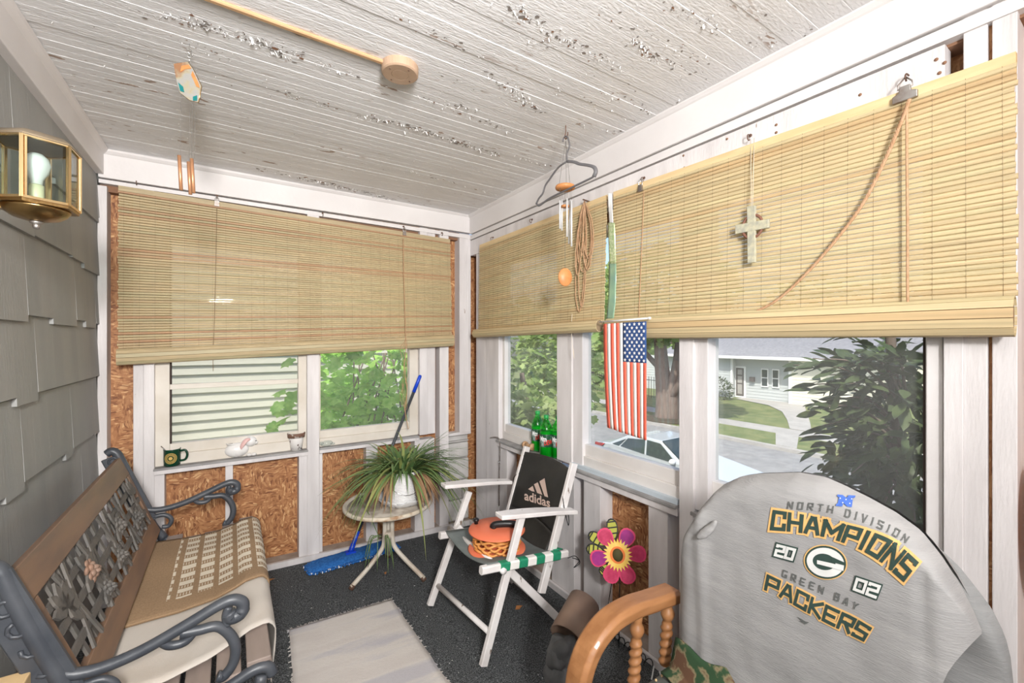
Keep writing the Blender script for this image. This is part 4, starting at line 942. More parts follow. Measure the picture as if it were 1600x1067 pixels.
M['mat'] = matm()
NU,NV = 30,44
def matp(a,c):
    yn = lerp(1.80,1.90,min(1,c*1.4)) ; yfar = lerp(2.50,2.56,c); y = lerp(yn,yfar,a)+.008*math.sin(c*9)
    p = drape(c*.655-.012,.010+.004*math.sin(a*11+c*3)); return V((p.x,y,p.z))
o = MB().grid(matp,NU,NV).build('woven_mat','mat',solid=.007)
uvl = o.data.uv_layers.new(name='UVMap')
for poly in o.data.polygons:
    for li in poly.loop_indices:
        vi = o.data.loops[li].vertex_index; uvl.data[li].uv = ((vi%(NU+1))/NU,(vi//(NU+1))/NV)
tag(o,'tan woven mat with cream check pattern spread over the bench seat','mat')
b = MB()
for (f0,f1) in (((0,0),(0,1)),((0,0),(1,0))):
    b.tube([matp(lerp(f0[0],f1[0],i/30),lerp(f0[1],f1[1],i/30))+V((0,0,.004)) for i in range(31)],.004,6)
eh = b.build('hem_binding','mat',o); 

# ================================================================== RAG RUG
M['rag'] = mat('rag_weave', (.60,.555,.52), .95, col2=(.50,.48,.50), scale=1.5, stretch=(.8,5,1), bump=.7, bscale=70, lo=.42, hi=.60, col3=(.64,.60,.56))
c0,c1,c2,c3 = onF(452,986),onF(612,938),onF(722,1100),onF(462,1120)
e1,e3 = c1+(c2-c1)*1.5, c0+(c3-c0)*1.5
def rug(a,c):
    p = c0.lerp(c1,a).lerp(e3.lerp(e1,a),c); p.z = fz(p.x)+.006+.0015*math.sin(a*20)*math.sin(c*15)
    p.x += .006*noise.noise(V((c*9,a*3,1))); return p
t = thing('rag_rug','off-white rag rug with faint lavender stripes on the carpet','rug',rug(.5,.5))
MB().grid(rug,20,50).build('woven_field','rag',t,solid=.006)
b = MB()
for i in range(150):
    p = rug(R.random(),0); d = (c0-c3).normalized(); l = R.uniform(.006,.02); q = p+d*l+V((R.uniform(-.01,.01),0,0)); q.z = fz(q.x)+.004
    b.tube([p,q],.0022,4)
for i in range(120):
    s_ = R.choice([0,1]); c = R.random(); p = rug(s_,c); q = p+V(((1 if s_ else -1)*R.uniform(.004,.012),R.uniform(-.01,.01),0)); q.z = fz(q.x)+.004; b.tube([p,q],.0022,4)
tag(b.build('fringe','rag',t),kind='stuff')

# ================================================================== SIDE TABLE + PLANT
tx,ty,tz = .788,2.559,.455
t = thing('side_table','small round rusty cream metal table under spider plant','table',(tx,ty,fz(tx)))
MB().lathe([(0,-.002),(.235,-.002),(.235,.0),(0,.0)],(tx,ty,tz),48).build('table_top','table_top',t)
MB().lathe([(.230,-.004),(.250,-.012),(.256,-.006),(.256,.006),(.250,.012),(.240,.010),(.232,.001),(.230,-.004)],(tx,ty,tz),48).build('rim','table_metal',t)
a0 = math.atan2(-ty,-tx)
for k,da in enumerate((-60,60,180)):
    a = a0+math.radians(da); d = V((math.cos(a),math.sin(a),0)); fx = tx+.23*d.x
    P = cr([V((tx,ty,tz-.01))+d*.06,V((tx,ty,tz-.05))+d*.030,V((tx,ty,.34))+d*.024,V((tx,ty,.24))+d*.028,V((tx,ty,.19))+d*.048,V((tx,ty,.12))+d*.125,V((tx,ty,fz(fx)+.018))+d*.23],6)
    MB().tube(P,.013,10).build('leg','table_leg',t)
    MB().tube([V((tx,ty,fz(fx)+.026))+d*.218,V((tx,ty,fz(fx)+.006))+d*.234],.0145,10).build('rusty_foot','rust',t)
MB().lathe([(.028,-.02),(.028,.02)],(tx,ty,.27),16).build('leg_collar','table_leg',t)
# tray of crumpled paper
px,py = onZ(622,776,tz).x, ty-.02
o = MB().grid(lambda a,c: V((px+(.03+.125*c)*math.cos(a*2*PI)*(1+.10*noise.noise(V((math.cos(a*6.28)*2,math.sin(a*6.28)*2,3)))),py+(.03+.125*c)*math.sin(a*2*PI)*(1+.08*noise.noise(V((math.cos(a*6.28)*2,5,math.sin(a*6.28)*2)))),tz+.004+max(0,c-.72)*.16*(1+.6*noise.noise(V((math.cos(a*6.28)*4,math.sin(a*6.28)*4,0)))))),48,10).build('newspaper_saucer','paper',solid=.0015)
tag(o,'crumpled newspaper saucer under the plant pot','saucer')
t = thing('spider_plant','bushy spider plant in a white ribbed bucket on the round table','plant',(px,py,tz+.006))
prof = [(0,0),(.092,0),(.094,.006)]
for i in range(20): z = .010+i*.0085; r_ = lerp(.095,.108,z/.19); prof += [(r_,z),(r_+.0022,z+.002),(r_+.0022,z+.005),(r_,z+.0065)]
prof += [(.112,.182),(.113,.19),(.108,.19),(.105,.18),(.10,.165),(0,.165)]
MB().lathe(prof,(px,py,tz+.006),48).build('bucket','pot',t)
MB().lathe([(0,.01),(.06,.008),(.102,0)],(px,py,tz+.172),24).build('soil','soil',t)
MB().tube([V((px+.112*math.cos(a),py+.112*math.sin(a)-.004,tz+.17-.10*math.sin(max(0,(a-PI))))) for a in [PI+i*PI/14 for i in range(15)]],.0018,5).build('bucket_handle','steel',t)
def strand(b,az,r,h,g,w_,mi,z0,start=.05,tw=0):
    d = V((math.cos(az),math.sin(az),0)); sd = V((-d.y,d.x,0)); n_ = 9; vs = []
    for i in range(n_+1):
        s_ = i/n_; p = V((px,py,z0))+d*(start+r*s_)+V((0,0,h*s_*2-g*s_*s_))+sd*tw*s_*s_
        rad = math.hypot(p.x-px,p.y-py)
        if rad < .25: p.z = max(p.z,tz+.02 if rad > .12 else tz+.17)
        p.y = min(p.y, YB-.03)
        ww = w_*(1-.85*abs(s_-.25)**1.2) if s_>.25 else w_*(.6+1.6*s_)
        ww = max(.0006, 1.6*w_*(1-s_**2.2))
        vs += [p-sd*ww/2, p+V((0,0,-ww*.18)), p+sd*ww/2]
    b.add(vs,[[3*i+j,3*i+j+1,3*i+j+4,3*i+j+3] for i in range(n_) for j in (0,1)],mi,True)
b = MB()
for i in range(330):
    az = R.uniform(0,2*PI); k = R.random()
    if k >= .45 and abs((az-a0+PI)%(2*PI)-PI) < .75 and R.random() < .72: continue
    if k < .45: strand(b,az,R.uniform(.10,.30),R.uniform(.08,.18),R.uniform(.14,.34),R.uniform(.009,.015),0 if R.random()<.8 else 1,tz+.18,R.uniform(0,.08),R.uniform(-.08,.08))
    else: strand(b,az,R.uniform(.26,.46),R.uniform(.06,.15),R.uniform(.22,.50),R.uniform(.008,.014),0 if R.random()<.6 else 1,tz+.18,R.uniform(.02,.09),R.uniform(-.08,.08))
for i in range(30): strand(b,R.uniform(-.9,.5),R.uniform(.20,.42),R.uniform(.10,.22),R.uniform(.12,.34),.006,0,tz+.18,.05,R.uniform(-.08,.08))
tag(b.build('foliage',['leafg','leafy'],t),kind='stuff')
b = MB()
for i in range(90):
    az = a0+R.choice([R.gauss(1.05,.35),R.gauss(1.0,.3),R.gauss(-1.1,.5)]); strand(b,az,R.uniform(.06,.16),R.uniform(.01,.04),R.uniform(.16,.26),R.uniform(.008,.014),0,tz+.18,.11,R.uniform(-.03,.03))
tag(b.build('dead_leaves','dead',t),'dry brown hanging leaves',kind='stuff')
# runner hanging down beside table
b = MB()
h0 = onT(585,800,2.44)
for k in range(9):
    p = onT(590+R.uniform(-8,16),838,2.40); q = p+V((R.uniform(-.10,.08),R.uniform(-.06,.06),-R.uniform(.08,.2))); q.z = max(q.z,.06); m_ = (p+q)/2+V((0,0,.06))
    b.tube(cr([p,m_,q],4),[.0025]*8+[.0006],4)
b.tube(cr([onT(560,770,2.42),onT(575,800,2.40),onT(592,838,2.40)],6),.002,5)
tag(b.build('hanging_runner',['leafg'],t),'green plantlet hanging below the table rim',kind='stuff')

# ================================================================== DUST MOP
m0 = onF(478,893); m1 = onF(597,858)
t = thing('dust_mop','blue dust mop standing behind the round table, handle leaning on window','mop',(m0+m1)/2)
ax = (m1-m0).normalized(); L_ = (m1-m0).length+.10; wv = V((-ax.y,ax.x,0))
m0 = m0-ax*.0; 
def pad(a,c):
    x = (a*2-1); yv = (c*2-1); k = (1-abs(x)**16)**.5; p = m0+ax*(a*L_)+wv*(yv*.072*max(.7,k)-.0)
    p.z = fz(p.x)+.012+.024*max(0,(1-yv**4))*max(0,(1-x**8))+.004*noise.noise(p*60); return p
o = MB().grid(pad,60,16).build('pad','blue_mop',t,solid=.006)
b = MB()
for i in range(560):
    s_ = R.choice([0,0,1]); a = R.random(); p = pad(a,1 if s_ else 0)
    if R.random() < .15: a = R.choice([0,1]); p = pad(a,R.random())
    q = p+wv*((1 if s_ else -1)*R.uniform(.006,.02))+ax*R.uniform(-.006,.006); q.z = fz(q.x)+R.uniform(.004,.012); b.tube([p,q],.0035,4,mi=0 if R.random()<.85 else 1)
tag(b.build('yarn_fringe',['blue_mop','white'],t),kind='stuff')
j0 = onY(538,876,m0.lerp(m1,.5).y); j0 = pad(.46,.5)+V((0,0,.008)); ttop = onY(657,586,YB-.035)
d = (ttop-j0).normalized(); 
MB().tube([j0,j0+d*.05],.016,12).tube([j0+d*.03,j0+d*.13],[.013,.011],12).build('socket','blue',t)
MB().tube([j0+d*.12,ttop-d*.12],.0105,12).build('handle','handle_grey',t); MB().tube([ttop-d*.13,ttop-d*.01,ttop],[.0125,.0125,.008],12).build('grip','blue',t)
MB().box(j0-V((.03,.02,.012)),j0+V((.03,.02,.006))).build('swivel','blue',t)

# ================================================================== FOLDING CHAIR
YR_,YL_ = 1.62,2.14
t = thing('folding_chair','chipped white folding chair with black sling back and grey canvas seat','chair',(1.15,1.88,fz(1.15)))
def q(u,v,side): return onY(u,v,YR_ if side else YL_)
legs = {1:(q(755,1047,1),q(815,806,1)),0:(q(672,945,0),q(733,768,0))}
for s_,(a,c) in legs.items():
    a.z = max(fz(a.x)+.012,a.z) if s_ else fz(a.x)+.012
    MB().beam(a,c,.034,.024,(0,1,0),0,.003).build('front_leg','chair_white',t)
bp = {1:(q(903,726,1),q(852,930,1)),0:(q(819,696,0),q(790,800,0))}
bp[1] = (bp[1][0]+V((0,.03,0)),bp[1][1]+V((0,.03,0))); bp[0] = (bp[0][0]-V((0,.03,0)),V((0,0,0)))
bp[0] = (bp[0][0],bp[0][0]+(bp[1][1]-bp[1][0])); 
for s_ in (1,0): MB().beam(bp[s_][1],bp[s_][0],.040,.024,(0,1,0),0,.004).build('back_post','chair_white',t)
dg1 = (q(790,885,1)+V((0,.03,0)),q(887,972,1)+V((0,.03,0))); dg1[1].z = fz(dg1[1].x)+.018
dv = V((0,YL_-YR_-.06,0)); 
for s_,e in ((1,V((0,0,0))),(0,dv)): MB().beam(dg1[0]+e,dg1[1]+e,.036,.022,(0,1,0),0,.003).build('rear_leg','chair_white',t)
# arms
for s_,(a,c) in {1:(q(779,806,1),q(897,798,1)),0:(q(692,759,0),q(797,752,0))}.items():
    P = [a.lerp(c,k/6)+V((0,0,.006*math.sin(k/6*PI))) for k in range(7)]; b = MB()
    n_ = 7; vs = []
    for k,p in enumerate(P):
        w_ = .026+.014*math.sin(min(1,(k+.6)/5)*PI*.9)*(.9 if k<6 else .7)
        vs += [p+V((0,-w_,-.010)),p+V((0,w_,-.010)),p+V((0,w_,.010)),p+V((0,-w_,.010))]
    fs = [[4*i+j,4*i+(j+1)%4,4*i+4+(j+1)%4,4*i+4+j] for i in range(6) for j in range(4)]+[[3,2,1,0],[24,25,26,27]]
    b.add(vs,fs).build('arm_rest','chair_white',t,bevel=.004)
# stretchers
lerpz = lambda s_,k: legs[s_][0].lerp(legs[s_][1],k)
MB().tube([lerpz(1,.20),lerpz(0,.17)],.0125,10).build('stretcher','chair_white',t)
MB().tube([dg1[0].lerp(dg1[1],.8),dg1[0].lerp(dg1[1],.8)+dv],.011,10).build('stretcher','chair_white',t)
# seat rails
sr1 = (q(757,890,1)+V((0,.0,0)),q(885,864,1)+V((0,.0,0))); YS=2.06
sr0 = (onY(692,836,YS),onY(692,836,YS)+(sr1[1]-sr1[0]))
for a,c in (sr1,sr0): MB().beam(a+(a-c)*.04,c,.030,.034,(0,0,1),0,.006).build('seat_rail','chair_white',t)
MB().tube([sr1[0].lerp(sr1[1],.18)+V((0,-.03,-.01)),sr0[0].lerp(sr0[1],.18)+V((0,.10,-.01))],.013,10).build('stretcher','chair_white',t)
def seat(a,c): # a across, c front-back
    p = sr1[0].lerp(sr1[1],.03+.93*c).lerp(sr0[0].lerp(sr0[1],.03+.93*c),a)+V((0,0,.018-.035*math.sin(a*PI)*(1-.3*c))); return p
MB().grid(seat,14,10).build('seat_sling','seat_grey',t,solid=.004)
for k in range(7):     # webbing wrapped round the near rail, alternating green and white
    c0_,c1_ = .16+k*.105,.16+(k+1)*.105; a,c = sr1[0].lerp(sr1[1],c0_),sr1[0].lerp(sr1[1],c1_)
    MB().beam(a,c,.036,.040,(0,0,1),0,.006).build('webbing_band','green_web' if k%2==0 else 'white_web',t)
MB().grid(lambda a,c: sr1[0].lerp(sr1[1],.85+.1*c).lerp(sr0[0].lerp(sr0[1],.85+.1*c),a)+V((0,0,.024-.03*math.sin(a*PI))),8,2).build('seat_webbing','green_web',t,solid=.003)
# black sling back
bt1,bt0 = bp[1][0],bp[0][0]; dn = (bp[1][1]-bp[1][0]).normalized()
def sling(a,c):     # a: 0 far(left in photo) .. 1 near, c down
    tl,tr = q(823,706,0)+V((0,-.05,0)),q(888,737,1)+V((0,.05,0)); bl,br = tl+dn*.235,tr+dn*.275
    tl = bt0+V((0,-.012,0))+dn*.02; tr = bt1+V((0,.012,0))+dn*.02; ln = lerp(.30,.30,a)
    p = tl.lerp(tr,a)+dn*(c*.315)
    p += V((.86,0,.3)).normalized()*(.030*math.sin(a*PI)*(1-.2*c)) + V((-.02,0,0))*(1 if 0 else 0)
    p += V((.85,0,.5))*.006*noise.noise(V((a*4,c*4,2)))*math.sin(a*PI)
    return p+V((-.016,0,-.006))
MB().grid(sling,24,18).build('sling_back','blackcloth',t,solid=.004)
o = MB().grid(lambda a,c: sling(a,1)+V((-.03*c-.04*c*c,0,-.11*c)),16,8).build('sling_tail','blackcloth',t,solid=.004)
b = MB()
for s_,ys in ((1,-.0),(0,.0)):
    for k in range(3):
        p = bp[s_][0]+dn*(.045+.052*k)+V((-.014,0,-.006))
        MB().beam(p+V((0,-.010 if s_ else -.018,0)),p+V((0,.018 if s_ else .010,0)),.008,.010,(1,0,0)).build('strap_slot','black',t)
for s_ in (1,0):
    p = bp[s_][0]+dn*.16; b = MB().tube(cr([p+V((-.02,.0,.0)),p+V((-.03,-.02 if s_ else .02,-.03)),p+V((-.02,-.025 if s_ else .02,-.09)),p+V((0,-.02 if s_ else .01,-.14)),p+V((.01,-.01,-.10)),p+V((-.005,0,-.02))],6),.0022,6); b.build('elastic_loop','black',t)
p = sr1[1]+V((.0,-.01,-.02)); MB().tube(cr([p,p+V((.03,-.02,.01)),p+V((.06,-.02,-.03)),p+V((.03,-.01,-.05)),p+V((.055,-.02,-.02)),p+V((.02,-.01,0))],6),.002,6).build('elastic_loop','black',t)
# printing on the sling: letters and three slanted bars
def text_mesh(s_, bold=.0, size=1, space=1.0):
    cu = bpy.data.curves.new('txt','FONT'); cu.body = s_; cu.size = size; cu.offset = bold; cu.space_character = space; cu.resolution_u = 4; cu.fill_mode = 'BOTH' if False else 'FRONT'
    o = bpy.data.objects.new('txt',cu); COL.objects.link(o); dg = bpy.context.evaluated_depsgraph_get(); me = bpy.data.meshes.new_from_object(o.evaluated_get(dg))
    bpy.data.objects.remove(o); bm = bmesh.new(); bm.from_mesh(me); bpy.data.meshes.remove(me); bmesh.ops.triangulate(bm,faces=bm.faces[:])
    vs = [v.co.copy() for v in bm.verts]; fs = [[v.index for v in f.verts] for f in bm.faces]; bm.free(); return vs,fs
def put_text(b, s_, fn, bold=0, mi=0, sx=1, space=1.0, flip=False):
    vs,fs = text_mesh(s_,bold,1,space)
    if not vs: return
    x0_ = min(v.x for v in vs); x1_ = max(v.x for v in vs); y0_ = min(v.y for v in vs); y1_ = max(v.y for v in vs)
    P = [fn((v.x-x0_)/(x1_-x0_), (v.y-y0_)/(y1_-y0_)) for v in vs]
    b.add(P,[f[::-1] for f in fs] if flip else fs,mi)
# sling coords: solve for (a,c) from photo pixels by bilinear guess
def proj(p): 
    t_ = p.x*S+p.y*C; return (U0+F*(p.x*C-p.y*S)/t_, V0-F*(p.z-H)/t_)
def inv(fn,u,v,a=.5,c=.5):
    for _ in range(12):
        p0 = V(proj(fn(a,c))); e = .004; du_ = (V(proj(fn(a+e,c)))-p0)/e; dc = (V(proj(fn(a,c+e)))-p0)/e
        r_ = V((u,v))-p0; det = du_.x*dc.y-du_.y*dc.x
        if abs(det)<1e-9: break
        a += (r_.x*dc.y-r_.y*dc.x)/det; c += (du_.x*r_.y-du_.y*r_.x)/det
    return a,c
def on_sling(u,v,lift=.004):
    a,c = inv(sling,u,v); return sling(a,c)+V((-lift,-lift*.4,lift*.3))
b = MB()
for quad in (((825.5,770),(834.5,761.5),(838,769),(830,773)) ,((834,759),(844,753),(853,775),(846,774)),((845,750),(852,747),(857,778),(853.5,776))):
    pass
for quad in (((826,764),(833,759),(836,768),(832,767.5)),((835,756.5),(841,753.5),(848,773),(840,770)),((843.5,752),(851.5,747),(857,777),(851.5,775))):
    b.add([on_sling(*k) for k in quad],[(3,2,1,0)])
put_text(b,'adidas',lambda x,y: on_sling(lerp(820,860,x),lerp(lerp(781,793,x),lerp(766,779,x)-(0),y)),.022,flip=False)
b.build('logo_print','peach',t)

# cord reel on seat
rc = seat(.42,.42)+V((-.02,0,.022)); rc.z = seat(.5,.3).z+.016
t = thing('cord_reel','orange plastic reel wound with orange extension cord on chair seat','cord reel',rc)
MB().lathe([(0,-.004),(.135,-.004),(.14,0),(.135,.004),(0,.004)],rc,40).build('lower_disc','reel',t)
MB().lathe([(.06,0),(.06,.085)],rc,24).build('core','reel',t)
topc = rc+V((0,0,.088)); MB().lathe([(0,-.004),(.130,-.004),(.138,0),(.135,.005),(.05,.006),(0,.006)],topc,40).build('upper_disc','reel',t)
for lay in range(6):
    zc = rc.z+.012+lay*.0125
    for rad in (.105,):
        P = [V((rc.x+(rad+.008*math.sin(i*.9+lay*2)+.003*R.random())*math.cos(i*2*PI/60),rc.y+(rad+.008*math.sin(i*.9+lay*2))*math.sin(i*2*PI/60),zc+.005*math.sin(i*1.1+lay*3))) for i in range(60)]
        MB().tube(P,.0062,6,closed=True).build('cord_turn','xcord',t)
hd = V((.9,-.45,0)).normalized(); MB().tube(cr([topc+hd*-.02+V((0,0,.006)),topc+hd*-.01+V((0,0,.022)),topc+hd*.05+V((0,-.005,.026)),topc+hd*.105+V((0,-.01,.018)),topc+hd*.115+V((0,-.01,.004))],6),.0125,10,flat=1.3).build('handle','black',t)
kp = topc+V((-.06,.10,0)); MB().lathe([(.010,.006),(.010,.014),(.014,.018),(.015,.026),(.010,.032),(0,.033)],kp,14).build('winding_knob','black',t)

# ================================================================== SILL THINGS
def on_sill(u): return yr(u, XR+.02)
for k,(u,lab) in enumerate(((840,'green soda bottle on sill, farthest of three, next to tan wood spool'),(853.5,'green soda bottle on the sill in the middle of three'),(872,'green soda bottle half hidden behind the white window post'))):
    X_ = XR+.035; p = onX(u,700,X_); p.z = .738; hgt = .245
    if k==1: p.x -= .045; p.y = onX(u,700,X_-.045).y
    t = thing('soda_bottle',lab,'bottle',p,'green soda bottles on window sill'); r_ = .0385
    kz = hgt/.245
    pf = [(0,.002),(.6*r_,0),(.9*r_,.006),(r_,.02),(r_*.98,.05),(r_,.06)]
    MB().lathe(pf+[(r_,.14),(r_*.97,.160),(r_*.78,.190),(r_*.48,.210),(.013,.222),(.0125,.232),(0,.232)],p,24).build('bottle_body','bottle',t)
    MB().lathe([(0,.004),(r_*.95,.006),(r_*.95,.15),(0,.15)],p,20).build('green_soda','bottle_dk',t)
    MB().lathe([(r_+.0008,.066),(r_+.0012,.068),(r_+.0012,.136),(r_+.0008,.138)],p,24).build('label_wrap','label',t)
    MB().lathe([(.0145,.226),(.0150,.230),(.0150,.243),(.013,.246),(0,.246)],p,16).build('cap','cap',t)
    if k < 2 or True:
        tc_ = math.atan2(-p.y,-p.x)
        def wrap(a0_,a1_,z0_,z1_,sk=0): return lambda x,y: V((p.x+(r_+.0022)*math.cos(tc_+lerp(a0_,a1_,x)),p.y+(r_+.0022)*math.sin(tc_+lerp(a0_,a1_,x)),p.z+lerp(z0_,z1_,y)+sk*x))
        b = MB(); put_text(b,'Mtn',wrap(-.95,.05,.098,.128,.0),.03); put_text(b,'DEW',wrap(-.3,.95,.076,.104,.006),.03,1); b.build('label_lettering',['white','red'],t)
# tan wooden spool behind the chair top
p = onX(826,706,XR-.010); p.z=.745
o = thing('wooden_spool','small tan wooden spool on sill behind the folding chair','spool',p)
MB().tube([p+V((0,.045,.022)),p+V((0,-.045,.022))],.013,14).build('barrel','tanpaint',o)
for yy in (.045,-.03): MB().tube([p+V((0,yy,.022)),p+V((0,yy-.014,.022))],.021,16).build('flange','tanpaint',o)

def backp(u, zz=.735, dy=.03): 
    x = xb(u,YB+dy); return V((x,YB+dy,zz))
p = backp(269,.735,.02); t = thing('mug','dark green mug with gold round emblem and spoon on window sill','mug',p)
MB().lathe([(0,.003),(.032,0),(.037,.004),(.0385,.03),(.0385,.088),(.0395,.092),(.037,.092),(.036,.086),(.0355,.01),(0,.008)],p,32).build('cup','mug',t)
tc_ = math.atan2(-p.y,-p.x)
hd_ = V((math.cos(tc_+1.35),math.sin(tc_+1.35),0)); MB().tube(cr([p+hd_*.037+V((0,0,.076)),p+hd_*.058+V((0,0,.078)),p+hd_*.068+V((0,0,.055)),p+hd_*.060+V((0,0,.028)),p+hd_*.037+V((0,0,.022))],6),.0062,8).build('handle','mug',t)
b = MB()
def cyl(ang,z): a = tc_-.18+ang/.0395; return V((p.x+.0400*math.cos(a),p.y+.0400*math.sin(a),p.z+.046+z))
N_=36
for (r0,r1) in ((.026,.0285),(.0,.009),(.0145,.0165)):
    vs = [cyl(rr_*math.cos(j*2*PI/N_),rr_*math.sin(j*2*PI/N_)) for rr_ in (r0,r1) for j in range(N_)]; b.add(vs,[[j,(j+1)%N_,N_+(j+1)%N_,N_+j] for j in range(N_)])
for j in range(20):
    a = j*PI/10; b.add([cyl(r_*math.cos(a+da),r_*math.sin(a+da)) for r_,da in ((.018,-.09),(.024,-.09),(.024,.09),(.018,.09))],[(0,1,2,3)])
b.build('gold_emblem','gold',t,solid=.0004)
sd_ = V((math.cos(tc_-1.6),math.sin(tc_-1.6),0)); MB().tube([p+V((0,0,.03)),p+sd_*.034+V((0,0,.094)),p+sd_*.048+V((0,0,.112))],.003,6,flat=.5).build('spoon','dull_steel',t)
# bunny planter
p = backp(377,.735,.03); t = thing('rabbit_planter','white ceramic rabbit planter with pink ear on the sill','planter',p)
xa = V((1,0,0))
b = MB().ball(p+V((-.022,0,.042)),(.062,.038,.043),20); b.build('body','bunny',t)
MB().lathe([(.030,0),(.036,.004),(.036,.010),(.028,.010),(.026,.002)],p+V((-.040,0,.075)),20,sq=.75).build('planter_rim','bunny',t)
MB().lathe([(0,0),(.027,0)],p+V((-.040,0,.082)),16,sq=.75).build('planter_hole','soil',t)
MB().ball(p+V((.048,-.006,.084)),(.032,.028,.030),18).ball(p+V((.074,-.010,.076)),(.012,.012,.011),12).build('head','bunny',t)
MB().ball(p+V((.074,-.024,.088)),(.003,.003,.003),8).build('eye','black',t)
for dy,m_,nm in ((-.026,'pinkear','ear'),(.012,'bunny','ear')):
    MB().tube(cr([p+V((.044,dy,.104)),p+V((.022,dy-.006,.096)),p+V((.002,dy-.008,.066)),p+V((-.004,dy-.006,.044))],6),[.006,.009,.011,.012,.013,.013,.014,.014,.014,.013,.013,.012,.011,.010,.009,.007,.006,.004,.003][:19],8,flat=.5).build(nm,m_,t)
for dx in (.062,.04): MB().ball(p+V((dx,-.022,.010)),(.016,.012,.010),10).build('paw','bunny',t)
# painted pot
p = backp(463,.735,.025); t = thing('painted_flower_pot','tiny white painted flower pot with brown flaking rim on the sill','pot',p)
MB().lathe([(0,0),(.032,0),(.043,.080),(.040,.084),(0,.074)],p,24).build('pot_body','potwhite',t); MB().lathe([(.042,.078),(.049,.080),(.052,.106),(.046,.108),(.041,.096),(0,.09)],p,24).build('pot_rim','terra',t)
p = backp(511,.735,.02); t = thing('glass_figurine','small cloudy glass animal lying on the sill beside the mullion','figurine',p)
MB().ball(p+V((.0,0,.018)),(.036,.018,.018),14,jit=.25,seed=3).build('body','crystal',t); MB().ball(p+V((-.034,0,.022)),(.014,.012,.012),12).build('head','crystal',t); MB().ball(p+V((.034,0,.012)),(.016,.008,.007),10).build('tail','crystal',t)
# metal latch hook on corner post
p = onX(781,690,XR-.014); t = thing('hook_latch','long bent metal hook latch on white post by the corner','latch',p)
MB().tube(cr([onX(766,684,XR-.004),onX(772,683,XR-.02),onX(780,686,XR-.02),onX(781,705,XR-.02),onX(780,745,XR-.02),onX(780,790,XR-.02)],6),.0042,8).build('rod','dull_steel',t)
MB().tube([onX(780,722,XR-.02)+V((0,.009*math.cos(a),.009*math.sin(a))) for a in [i*.6 for i in range(12)]],.003,6).build('eye_ring','steel',t)

# ================================================================== PINWHEEL FLOWER
fc = onX(965,866,XR-.07); t = thing('garden_pinwheel','magenta petal garden pinwheel with sunflower centre on thin black stems','pinwheel',(XR-.07,fc.y,.02))
nrm = V((-fc.x,-fc.y,.55)).normalized(); ux = V((0,0,1)).cross(nrm).normalized()*-1; uz = nrm.cross(ux)*1
ux = V((-nrm.y,nrm.x,0)).normalized(); uz = nrm.cross(ux)
if uz.z < 0: uz = -uz
ux = ux if proj(fc+ux*.1)[0] > proj(fc)[0] else -ux
FP = lambda x,y,e=0: fc+ux*x+uz*y+nrm*e
def petal(an,r0,r1,w_,m_,rimm,e=0,nm='petal'):
    c_,s_ = math.cos(an),math.sin(an); P = []
    for k in range(16):
        a = 2*PI*k/16; l = (r0+r1)/2+(r1-r0)/2*math.cos(a); w2 = w_*math.sin(a)*(.75+.25*math.cos(a)); P.append((l*c_-w2*s_,l*s_+w2*c_))
    MB().poly([FP(x,y,e) for x,y in P],nrm,.003).build(nm+'_edge',rimm,t)
    cx_,cy_ = sum(x for x,y in P)/16,sum(y for x,y in P)/16
    MB().poly([FP(cx_+(x-cx_)*.82,cy_+(y-cy_)*.84,e+.003) for x,y in P],nrm,.003).build(nm,m_,t)
for an,m_ in ((62,'purple'),(8,'rose_red'),(-62,'rose_red'),(-108,'rose_red'),(128,'rose_red'),(196,'purple')): petal(math.radians(an),.035,.128,.046,m_,'pinkrim',.004)
for an,l in ((150,.155),(102,.155),(176,.145),(232,.120)):
    a = math.radians(an); petal(a,.06,l,.032,'beey','black',-.006,'striped_wing')
    for k in range(3):
        r_ = lerp(.09,l-.015,k/2); MB().beam(FP(r_*math.cos(a)-.022*math.sin(a),r_*math.sin(a)+.022*math.cos(a),-.001),FP(r_*math.cos(a)+.022*math.sin(a),r_*math.sin(a)-.022*math.cos(a),-.001),.006,.002,nrm).build('wing_stripe','black',t)
P = []
for k in range(48): r_ = .066 if k%2==0 else .048; P.append(FP(r_*math.cos(k*PI/24),r_*math.sin(k*PI/24)*1.08,.013))
MB().poly(P,nrm,.003).build('sunflower_ray','yellow',t)
MB().poly([FP(.034*math.cos(k*PI/12),.036*math.sin(k*PI/12),.016) for k in range(24)],nrm,.003).build('orange_ring','orange',t)
MB().ball(FP(0,0,.016),(.022,.026,.028),14).build('centre_disc','olive',t)
g1 = onX(967,1000,XR-.06); g1.z=.004; g2 = onX(951,1003,XR-.055); g2.z=.004
MB().tube([FP(.01,-.02,-.008),V((g1.x,g1.y,.003))],.0025,6).build('stem','black',t)
MB().tube([FP(-.02,-.09,-.008),V((g2.x,g2.y+.03,.036))],.0020,6).build('stem','black',t)

